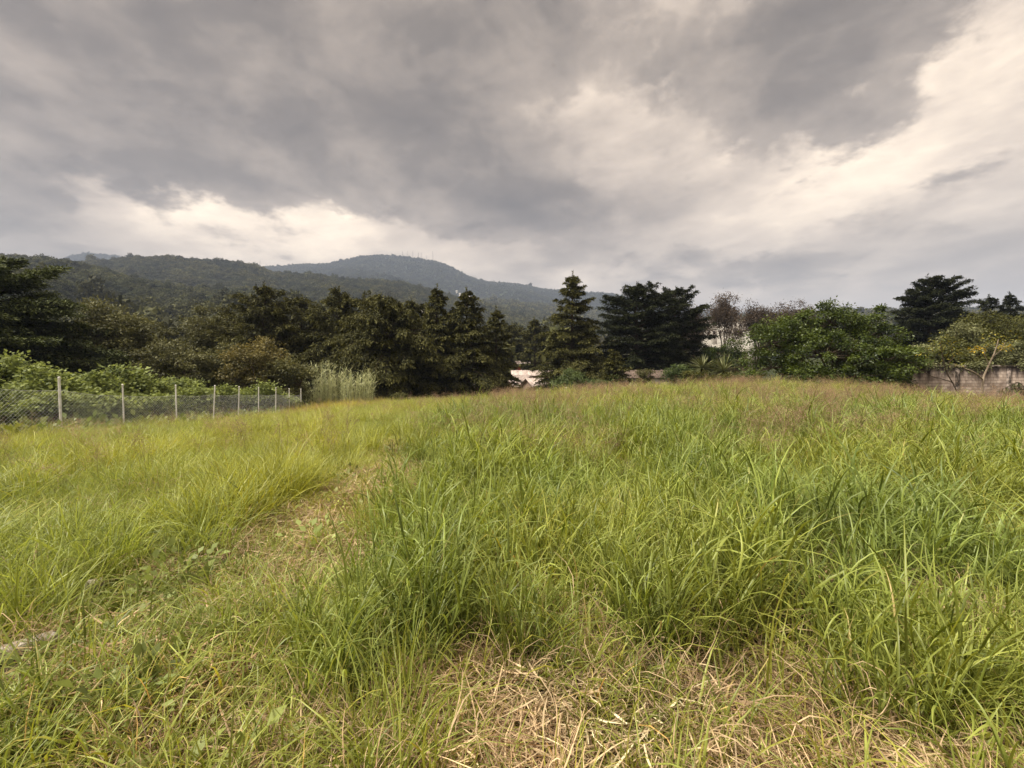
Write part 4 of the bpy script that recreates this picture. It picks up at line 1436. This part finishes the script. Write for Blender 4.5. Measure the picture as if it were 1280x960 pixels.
# ------------------------------------------------------------------ small things
st_ = thing('marker_stake', 'short white stake at the far edge of the field below the rounded bush', 'stake', (at(707.5, 487, 35.0)[0], 35.0, Gz(at(707.5, 487, 35)[0], 35)))
b = MB()
hs_ = at(707.5, 484.3, 35.0)[2] - st_.location.z
b.tube([[0, 0, -.3], [0.01, 0, hs_ * .5], [.015, 0, hs_]], .06, 8)
b.tube([[.015, 0, hs_], [.015, 0, hs_ + .03]], [.055, .02], 8)
b.build('post', M['stake'], st_)


def rough_block(name, label, cat, u, v, Y, size, rz, tilt, seed, mat, zoff=0.0):
    r = R(seed)
    p = at(u, v, Y)
    z = Gz(p[0], Y) + zoff
    nx, ny, nz = 18, 7, 5
    b = MB()
    # a block with broken, rounded faces: displaced cube lattice surface
    vs = {}
    verts, faces = [], []

    def vid(i, j, k):
        key = (i, j, k)
        if key not in vs:
            q = np.array([i / nx - .5, j / ny - .5, k / nz - .5]) * 2
            rr = (np.abs(q) ** 5).sum() ** .2
            q = q / rr * (np.abs(q).max()) ** .15
            q = q * (1 + r.normal(0, .05))
            vs[key] = len(verts)
            verts.append(q * np.array(size) / 2)
        return vs[key]
    for i in range(nx):
        for j in range(ny):
            for k in (0, nz):
                faces.append([vid(i, j, k), vid(i + 1, j, k), vid(i + 1, j + 1, k), vid(i, j + 1, k)])
    for i in range(nx):
        for k in range(nz):
            for j in (0, ny):
                faces.append([vid(i, j, k), vid(i + 1, j, k), vid(i + 1, j, k + 1), vid(i, j, k + 1)])
    for j in range(ny):
        for k in range(nz):
            for i in (0, nx):
                faces.append([vid(i, j, k), vid(i, j + 1, k), vid(i, j + 1, k + 1), vid(i, j, k + 1)])
    v3 = np.array(verts) @ rotm('y', tilt).T @ rotm('z', rz).T
    b.add(v3, faces)
    o = b.build(name, mat, smooth=False)
    o.location = (p[0], Y, z + size[2] * .5)
    return tag(o, label, cat)


rough_block('concrete_fragment', 'long pale mottled piece of broken concrete lying in the grass at the left edge', 'rubble', 22, 829, 2.42, (.31, .085, .06), .62, -.08, 91, M['old_concrete'], .035)
rough_block('concrete_fragment', 'small pale speckled stone half hidden in the grass beyond the long concrete piece', 'rubble', 119, 744, 3.12, (.10, .08, .07), .9, .1, 92, M['old_concrete'], .06)
# ------------------------------------------------------------------ grass kinds
def blades(r, base, az, pitch, ln, wd, k=6, curl=.8, twist=.3):
    """arching blades; pitch = starting elevation; returns paths, widths, side"""
    n = len(base)
    q = np.linspace(0, 1, k)
    seg = ln[:, None] / (k - 1)
    ang = pitch[:, None] - curl[:, None] * np.linspace(0, 1, k - 1)[None, :] ** 1.4 * 2.2
    dh = np.cos(ang) * seg; dz = np.sin(ang) * seg
    hcum = np.c_[np.zeros(n), np.cumsum(dh, 1)]; zcum = np.c_[np.zeros(n), np.cumsum(dz, 1)]
    bendaz = az[:, None] + twist[:, None] * q[None, :]
    P = base[:, None, :] + np.stack([np.cos(bendaz) * hcum, np.sin(bendaz) * hcum, zcum], -1)
    prof = np.minimum(1, q * 4 + .45) * (1 - q ** 2.2) + .02
    side = np.c_[-np.sin(az), np.cos(az), np.zeros(n)] + r.normal(0, .35, (n, 3))
    return P, wd[:, None] * prof[None, :], unit(side)


def tall_kind(i):
    r = R(500 + i)
    b = MB()
    nc = r.integers(6, 10)
    for c in range(nc):
        a = r.uniform(0, 6.28); rad = .11 * r.uniform(0, 1) ** .5
        b0 = np.array([cos(a) * rad, sin(a) * rad, -.03])
        hh = r.uniform(.22, .52)
        lean = np.array([cos(a), sin(a), 0]) * r.uniform(.05, .40) * hh
        s = np.linspace(0, 1, 4)[:, None]
        path = b0 + np.array([0, 0, 1]) * hh * s + lean * s ** 1.5
        b.tube(path, .0032, 3, r.uniform(.2, .6), cap=False)
        m = r.integers(5, 8)
        k = np.linspace(.12, 1, m)
        base = b0 + np.array([0, 0, 1]) * hh * k[:, None] + lean * (k ** 1.5)[:, None]
        az = r.uniform(0, 6.28) + np.arange(m) * pi + r.normal(0, .6, m)
        az = az * .6 + a * .4 if r.uniform() < .3 else az
        pitch = np.radians(r.uniform(54, 86, m))
        ln = r.uniform(.22, .50, m) * (1 - .25 * np.abs(k - .6))
        wd = r.uniform(.0065, .0135, m)
        P, W, S = blades(r, base, az, pitch, ln, wd, 7, r.uniform(.15, .85, m), r.normal(0, .35, m))
        t0 = np.clip(r.normal(.42, .2, m), 0, .84)
        t1 = np.clip(t0 + r.uniform(.0, .42, m), 0, .86)  # blade tips paler than bases: light from above put into the tint
        old = r.uniform(0, 1, m)
        t1 = np.where(old < .06, 1.0, t1); t0 = np.where(old < .015, 1.0, t0)
        b.ribbons(P, W, S, t0, t1, .22)
    return b.build('tall kind %02d' % i, M['grass'], link=False)


def fine_kind(i, n=34, h=(.25, .6), w=(.004, .0085), rad0=.12):
    r = R(600 + i)
    b = MB()
    a = r.uniform(0, 6.28, n); rad = rad0 * r.uniform(0, 1, n) ** .5
    base = np.c_[np.cos(a) * rad, np.sin(a) * rad, np.full(n, -.02)]
    az = a + r.normal(0, .9, n)
    P, W, S = blades(r, base, az, np.radians(r.uniform(58, 88, n)), r.uniform(h[0], h[1], n), r.uniform(w[0], w[1], n), 6, r.uniform(.1, .75, n), r.normal(0, .3, n))
    t0 = np.clip(r.normal(.46, .2, n), 0, .84)
    t1 = np.clip(t0 + r.uniform(0, .38, n), 0, .86)  # tint lightens up the blade, painting in light from above
    old = r.uniform(0, 1, n)
    t1 = np.where(old < .06, 1.0, t1); t0 = np.where(old < .015, 1.0, t0)
    b.ribbons(P, W, S, t0, t1, .15)
    return b.build('fine kind %02d' % i, M['grass'], link=False)


def short_kind(i):
    r = R(700 + i)
    b = MB()
    n = 26
    a = r.uniform(0, 6.28, n); rad = .10 * r.uniform(0, 1, n) ** .5
    base = np.c_[np.cos(a) * rad, np.sin(a) * rad, np.full(n, -.01)]
    P, W, S = blades(r, base, a + r.normal(0, 1.0, n), np.radians(r.uniform(25, 85, n)), r.uniform(.10, .34, n), r.uniform(.004, .0095, n), 5, r.uniform(.1, .7, n), r.normal(0, .4, n))
    t0 = np.clip(r.normal(.46, .2, n), 0, .84)
    t1 = np.clip(t0 + r.uniform(0, .3, n), 0, .86)  # tips tinted lighter, standing in for light from above
    old = r.uniform(0, 1, n)
    t1 = np.where(old < .16, 1.0, t1); t0 = np.where(old < .06, 1.0, t0)
    b.ribbons(P, W, S, t0, t1, .2)
    return b.build('short kind %02d' % i, M['grass'], link=False)


def straw_kind(i):
    """cut stems and dead leaves lying in a loose mat"""
    r = R(800 + i)
    b = MB()
    n = 70
    base = np.c_[r.uniform(-.2, .2, (n, 2)), r.uniform(.0, .06, n) ** 1.0]
    main = r.uniform(0, 6.28)
    az = np.where(r.uniform(0, 1, n) < .45, main + r.normal(0, .45, n), r.uniform(0, 6.28, n))
    pit = np.radians(r.normal(4, 13, n))
    P, W, S = blades(r, base, az, pit, r.uniform(.05, .24, n), r.uniform(.003, .0085, n), 4, r.uniform(-.1, .22, n), r.normal(0, .5, n))
    P[:, :, 2] = np.maximum(P[:, :, 2], .004 + .02 * r.uniform(0, 1, (n, 1)))
    S = unit(S + r.normal(0, .4, (n, 3)))
    t0 = np.clip(r.normal(.55, .28, n), 0, 1)
    b.ribbons(P, W, S, t0, t0, .2)
    # a few stubs of cut stems still standing
    n = 9
    base = np.c_[r.uniform(-.18, .18, (n, 2)), np.full(n, -.01)]
    P, W, S = blades(r, base, r.uniform(0, 6.28, n), np.radians(r.uniform(45, 85, n)), r.uniform(.05, .16, n), r.uniform(.003, .005, n), 4, r.uniform(0, .5, n), r.normal(0, .4, n))
    t0 = np.clip(r.normal(.4, .25, n), 0, 1)
    b.ribbons(P, W, S, t0, t0, .3)
    return b.build('straw kind %02d' % i, M['straw'], link=False)


def dead_kind(i):
    """dead leaves hanging and sticking out low in a tussock"""
    r = R(850 + i)
    b = MB()
    n = 26
    a = r.uniform(0, 6.28, n); rad = .12 * r.uniform(0, 1, n) ** .5
    base = np.c_[np.cos(a) * rad, np.sin(a) * rad, r.uniform(0, .15, n)]
    P, W, S = blades(r, base, a + r.normal(0, .7, n), np.radians(r.uniform(5, 75, n)), r.uniform(.10, .32, n), r.uniform(.002, .005, n), 5, r.uniform(.1, .8, n), r.normal(0, .6, n))
    P[:, :, 2] = np.maximum(P[:, :, 2], .01)
    t0 = np.clip(r.normal(.5, .25, n), 0, 1)
    b.ribbons(P, W, S, t0, t0, .25)
    return b.build('dead kind %02d' % i, M['straw'], link=False)


def head_kind(i):
    """flowering stems with open airy panicles"""
    r = R(900 + i)
    b = MB()
    for c in range(3):
        a = r.uniform(0, 6.28)
        b0 = np.array([cos(a) * .08, sin(a) * .08, 0])
        hh = r.uniform(.62, .95)
        lean = np.array([cos(a), sin(a), 0]) * r.uniform(.05, .4) * hh
        s = np.linspace(0, 1, 6)[:, None]
        path = b0 + np.array([0, 0, 1]) * hh * s + lean * s ** 2
        b.tube(path, np.linspace(.0022, .0008, 6), 3, .4, cap=False)
        m = 26
        k = r.uniform(.68, 1.0, m)
        base = b0 + np.array([0, 0, 1]) * hh * k[:, None] + lean * (k ** 2)[:, None]
        az = r.uniform(0, 6.28, m)
        ln = .20 * (1.25 - k) / .5 * r.uniform(.5, 1.2, m) + .02
        P, W, S = blades(r, base, az, np.radians(r.uniform(15, 65, m)), ln, np.full(m, .0016), 3, r.uniform(.1, .5, m), r.normal(0, .2, m))
        b.ribbons(P, W, S, np.full(m, .5), np.full(m, .6), .1)
        # spikelets
        for q in (.45, .7, 1.0):
            pp = P[:, 0] * (1 - q) + P[:, -1] * q + r.normal(0, .006, (m, 3))
            b.leaves(pp, rand_unit(r, m) + np.array([0, 0, .3]), rand_unit(r, m), r.uniform(.009, .016, m), .006, r.uniform(.3, 1, m))
    return b.build('head kind %02d' % i, M['straw'], link=False)


def weed_kind(i):
    r = R(950 + i)
    b = MB()
    n = 60
    g = r.normal(0, 1, (n, 3)) * np.array([.22, .22, .14]); g[:, 2] = np.abs(g[:, 2]) + .05
    Dl = g.copy() + r.normal(0, .12, (n, 3))
    Nn = r.normal(0, .4, (n, 3)); Nn[:, 2] += 1
    L = r.uniform(.06, .17, n)
    b.leaves(g, Dl, Nn, L, L * .6, np.clip(r.normal(.5, .2, n), 0, 1))
    return b.build('weed kind %02d' % i, M['weed'], link=False)


TALL = [tall_kind(i) for i in range(8)]
FINE = [fine_kind(i) for i in range(6)]
SHORT = [short_kind(i) for i in range(6)]
STRAW = [straw_kind(i) for i in range(6)]
DEAD = [dead_kind(i) for i in range(5)]
HEAD = [head_kind(i) for i in range(5)]
WEED = [weed_kind(i) for i in range(5)]

# ------------------------------------------------------------------ where each grass grows
nA = SumNoise(21, 1.1, 4)
nB = SumNoise(22, 3.6, 4)
nC = SumNoise(23, 9.0, 3)
nP = SumNoise(24, 4.5, 4, .65)


def sm(a, b, x):
    t = np.clip((x - a) / (b - a), 0, 1)
    return t * t * (3 - 2 * t)


def zones(x, y):
    """tall (broad leaved), left field, trodden path, straw at the viewer's feet: each 0..1"""
    wob = .28 * nA(x, y)
    # path: bends from lower left up to the middle
    pc = np.interp(y, [0, 1.6, 3, 5, 6.6, 8.5, 11], [-2.2, -2.1, -2.05, -1.85, -1.85, -2.3, -3.0])
    pw = np.interp(y, [0, 2.4, 3.4, 5, 6.5, 8, 10], [1.15, 1.05, .85, .74, .60, .42, .15])
    path = 1 - sm(.75, 1.25, np.abs(x - pc + wob * .6) / np.maximum(pw, .02))
    # straw at the front, with a ragged rear edge
    edge = np.interp(x, [-3, -1.5, -.9, -.4, .0, .5, 1.0, 1.5, 2.6, 3.6, 5], [1.0, 1.55, 1.95, 2.28, 2.15, 2.3, 2.0, 1.85, 1.55, 1.8, 1.7])
    front = 1 - sm(-.12, .3, y - edge + wob * .7)
    front = np.maximum(front, (1 - sm(.25, .65, np.hypot((x - 2.75) / 1.0, (y - 2.75) / .5))) * .7)
    right = sm(-.35, .35, x - np.interp(y, [0, 3, 6, 9, 14, 25, 40], [-.75, -1.0, -1.15, -1.5, -1.8, -1.2, 2.0]) + wob)
    tall = right * (1 - front)
    left = (1 - right) * (1 - path)
    return tall, left, path * (1 - right * .7), front


def candidates(r, dens, y0, y1, marg=1.22):
    """points over the visible field between two distances"""
    half, pad = marg * 640 / F, 4.0
    c0, c1 = half * y0 * abs(y0) if y0 > 0 else half * y0 ** 2, half * y1 ** 2
    c0 += 2 * pad * y0
    c1 += 2 * pad * y1
    n = int(dens * (c1 - c0))
    c = r.uniform(c0, c1, n)
    y = (-2 * pad + np.sqrt(4 * pad ** 2 + 4 * half * c)) / (2 * half)
    x = r.uniform(-1, 1, n) * (half * y + pad)
    return x, y


def infield(x, y):
    """inside the fenced field, this side of the drop, not under the wall"""
    fx = np.interp(y, [p[1] for p in FX], [p[0] for p in FX])
    ok = (x > fx + .12)
    far = np.interp(x, [-18, -8, 0, 5, 10, 16, 22, 27, 40], [41, 42, 42, 40.5, 38.5, 35.5, 31, 28.6, 28.6])
    return ok & (y < far)


def clear(x, y):
    """nothing grows through the pieces of concrete, and little right in front of them"""
    a = np.hypot((x + 2.65) / .24, (y - 2.38) / .16) > 1
    b = np.hypot((x + 2.50) / .30, (y - 2.16) / .20) > 1
    c = np.hypot((x + 2.90) / .12, (y - 3.06) / .16) > 1
    d = np.hypot((x + 2.55) / .16, (y - 2.74) / .26) > 1
    return a & b & c & d


class Acc:
    def __init__(self):
        self.d = [[], [], [], [], []]

    def add(self, P, idx, rot, scl, col):
        for a, b in zip(self.d, (P, idx, rot, scl, col)):
            a.append(b)

    def out(self):
        return [np.concatenate(a) for a in self.d]


def place(acc, r, x, y, nk, hs, col, tilt=.14, flat=1.0, zoff=0.0, ws=None):
    if nk != 5:
        ok = clear(x, y)
        x, y, col, hs = x[ok], y[ok], col[ok], np.broadcast_to(hs, ok.shape)[ok]
        ws = None if ws is None else np.broadcast_to(ws, ok.shape)[ok]
    n = len(x)
    z = G(x, y) + zoff
    rot = np.c_[r.normal(0, tilt, n), r.normal(0, tilt, n), r.uniform(0, 6.28, n)]
    ws = hs if ws is None else ws
    acc.add(np.c_[x, y, z], r.integers(0, nk, n), rot, np.c_[ws, ws, hs * flat], col)


def tone(r, x, y, base, var=.10, yellow=0.0, jit=.14):
    """grass colour with slow drifts of yellower and greener growth"""
    n = len(x)
    k = np.clip(nB(x, y) * .6 + nC(x, y) * .6, -.8, 1.5)[:, None] * var
    c = np.array(base)[None, :] * (1 + k * np.array([1.25, .7, .1])) * (1 + r.normal(0, jit, (n, 1)))
    y_ = r.uniform(0, 1, n)[:, None] < yellow
    c = np.where(y_, c * np.array([1.25, 1.08, .95]), c)
    return np.clip(c, .004, .9)


BANDS = [(-1.3, 3.2, 1.0), (3.2, 6.5, .78), (6.5, 12, .62), (12, 22, .46), (22, 42.5, .30)]
TALL_C = (.224, .278, .062)
LEFT_C = (.270, .312, .070)
SHORT_C = (.260, .300, .066)
FAR_C = (.288, .324, .078)
STRAW_C = (.56, .455, .30)

r = R(1000)
A_tall, A_fine, A_short, A_straw, A_dead, A_head = Acc(), Acc(), Acc(), Acc(), Acc(), Acc()
for (y0, y1, dn) in BANDS:
    grow = 1 + .2 * (1 - dn)          # wider tussocks far off
    # broad leaved tall grass
    x, y = candidates(r, 50 * dn, y0, y1)
    tl, lf, pt_, fr = zones(x, y)
    ok = infield(x, y) & (r.uniform(0, 1, len(x)) < tl * (1 - .5 * sm(6, 15, y)) * (.68 + .32 * np.clip(nA(x, y), -1, 1)))
    x, y, tl = x[ok], y[ok], tl[ok]
    d = sm(9, 26, y)[:, None]
    c = tone(r, x, y, TALL_C) * (1 - d) + tone(r, x, y, FAR_C) * d
    mound = 1 + .16 * np.clip(nB(x * 1.7 + 9, y * 1.7), -1.5, 1.5)
    hs = (.55 + .45 * tl) * r.uniform(.72, 1.18, len(x)) * mound
    place(A_tall, r, x, y, 8, hs, c, .17, 1.0, ws=hs * grow)
    # fine grass: the left field, and mixed into everything
    x, y = candidates(r, 74 * dn, y0, y1)
    tl, lf, pt_, fr = zones(x, y)
    ok = infield(x, y) & (r.uniform(0, 1, len(x)) < np.clip(lf * 1.0 + tl * (.30 + .6 * sm(5, 13, y)), 0, 1))
    x, y, lf, tl = x[ok], y[ok], lf[ok], tl[ok]
    d = (sm(7, 20, y) * .7)[:, None]
    c = tone(r, x, y, LEFT_C, .10, .05) * (1 - d) + tone(r, x, y, FAR_C, .10, .05) * d
    # golden growth round the end of the fence
    au = np.exp(-(((x + 13.5) / 4.5) ** 2 + ((y - 34) / 6.0) ** 2))[:, None] * .6
    c = c * (1 - au) + tone(r, x, y, (.42, .35, .075)) * au
    hs = r.uniform(.75, 1.25, len(x)) * (1 + .22 * np.clip(nB(x, y), -1.5, 1.5)) * (1 + .9 * au[:, 0] * (y > 27))
    place(A_fine, r, x, y, 6, hs, c, .16, 1.0, ws=hs * grow)
    # short growth on the path and through the straw
    if y1 <= 12:
        x, y = candidates(r, 150 * dn, y0, y1)
        tl, lf, pt_, fr = zones(x, y)
        p = np.clip(pt_ * 1.0 + fr * np.clip(.58 + .3 * nA(x * 1.5, y * 1.5) + .25 * np.clip(-x - .9, 0, 1) + .25 * np.clip(x - 1.6, 0, 1), 0, 1) + lf * .2 + tl * .12, 0, 1)
        ok = r.uniform(0, 1, len(x)) < p
        x, y = x[ok], y[ok]
        place(A_short, r, x, y, 6, r.uniform(.6, 1.45, len(x)) * (1 - .30 * zones(x, y)[2] * sm(2.6, 3.6, y)), tone(r, x, y, SHORT_C, .10, .12), .2)
        # lying straw
        x, y = candidates(r, 110 * dn, y0, y1)
        tl, lf, pt_, fr = zones(x, y)
        p = np.clip(fr * 1.0 + pt_ * np.clip(.30 + .36 * sm(3.4, 5.0, y) + .35 * nA(x * 1.3 + 4, y * 1.3), 0, 1) + .10, 0, 1)
        ok = r.uniform(0, 1, len(x)) < p
        x, y, fr = x[ok], y[ok], fr[ok]
        c = np.array(STRAW_C)[None, :] * (1 + r.normal(0, .2, (len(x), 1))) * (1 + .14 * np.clip(nA(x + 3, y), -1.5, 1.5)[:, None] * np.array([.6, 1, 1.2]))
        place(A_straw, r, x, y, 6, r.uniform(.75, 1.25, len(x)), np.clip(c, .03, .8), .10, zoff=.0)
    # dead leaves low in the tussocks and along the straw edge
    x, y = candidates(r, 30 * dn, y0, y1)
    tl, lf, pt_, fr = zones(x, y)
    e = tl * (1 - tl) * 4 * (fr > .05)
    ok = infield(x, y) & (r.uniform(0, 1, len(x)) < np.clip(.16 + .8 * e + .3 * fr, 0, 1))
    x, y = x[ok], y[ok]
    c = np.array(STRAW_C)[None, :] * .9 * (1 + r.normal(0, .22, (len(x), 1)))
    place(A_dead, r, x, y, 5, r.uniform(.7, 1.3, len(x)), np.clip(c, .03, .8), .2)
    # purple brown flower heads in drifts
    if y1 > 3.5:
        x, y = candidates(r, 17 * dn + 2.5, y0, y1)
        tl, lf, pt_, fr = zones(x, y)
        drift = np.clip(.18 + .42 * nP(x, y), 0, .75) * sm(3.6, 8, y)
        drift = drift * np.clip(tl * 1.0 + .22 * lf, 0, 1)
        ok = infield(x, y) & (r.uniform(0, 1, len(x)) < drift)
        x, y = x[ok], y[ok]
        c = np.array([.33, .245, .17])[None, :] * (1 + r.normal(0, .18, (len(x), 1)))
        place(A_head, r, x, y, 5, r.uniform(.8, 1.15, len(x)), np.clip(c, .03, .8), .16, ws=r.uniform(.9, 1.3, len(x)) * grow)

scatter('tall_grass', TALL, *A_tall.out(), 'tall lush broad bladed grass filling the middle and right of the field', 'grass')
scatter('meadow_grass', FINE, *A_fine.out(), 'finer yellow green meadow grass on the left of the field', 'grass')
scatter('short_grass', SHORT, *A_short.out(), 'short sparse grass along the trodden path and through the straw', 'grass')
scatter('straw', STRAW, *A_straw.out(), 'loose mat of dry cut straw on the ground in front', 'straw')
scatter('dead_leaves', DEAD, *A_dead.out(), 'dry dead grass leaves caught low between the green tussocks', 'dry grass')
scatter('seed_heads', HEAD, *A_head.out(), 'purple brown airy seed heads drifting over the taller grass', 'seed heads')

# low weeds on the slopes outside the field
r = R(1100)
n = 26000
y = r.uniform(8, 62, n); x = r.uniform(-1.5, 1.5, n) * y
ok = ~infield(x, y) & ~((x > WX0 - .4) & (np.abs(y - WY) < .4))
x, y = x[ok], y[ok]
n = len(x)
A = Acc()
# a few broad leaved seedlings on the path
xs, ys = candidates(r, 3.5, 1.2, 9)
tz = zones(xs, ys)
ok = (r.uniform(0, 1, len(xs)) < np.clip(tz[2] + .25 * tz[3], 0, 1)) & clear(xs, ys)
xs, ys = xs[ok], ys[ok]
place(A, r, xs, ys, 5, r.uniform(.28, .6, len(xs)), tone(r, xs, ys, (.32, .36, .12)), .2)
c = tone(r, x, y, (.075, .085, .028), .2)
lf_ = (x < -10)[:, None]
c = np.where(lf_, tone(r, x, y, (.22, .26, .085), .15), c)
place(A, r, x, y, 5, r.uniform(.8, 2.0, n), c, .2)
scatter('undergrowth', WEED, *A.out(), 'low tangled weeds on the slopes beyond the fence and the field edge', 'undergrowth')

# ------------------------------------------------------------------ haze
def build_haze():
    m, nt, out = new_mat('haze')
    v = nt.nodes.new('ShaderNodeVolumePrincipled')
    v.inputs['Color'].default_value = HAZE_COLOR
    v.inputs['Density'].default_value = HAZE
    v.inputs['Anisotropy'].default_value = 0.0
    nt.links.new(v.outputs[0], out.inputs['Volume'])
    zmin = float(min((np.array([c[2] for c in o.bound_box]).min() + o.location.z) for o in bpy.data.objects if o.type == 'MESH' and o.name.split('.')[0] in ('ground', 'mountain', 'hills', 'hill', 'foothill', 'rise'))) - 1
    b = MB()
    b.box((0, 0, (zmin + 700) / 2), (13400, 13400, 700 - zmin))
    o = b.build('haze', m)
    o['kind'] = 'stuff'
    o['label'] = 'thin grey blue air haze over the valley'
    o['category'] = 'haze'


HAZE = 0.00018
HAZE_COLOR = (.51, .61, .82, 1)
build_haze()
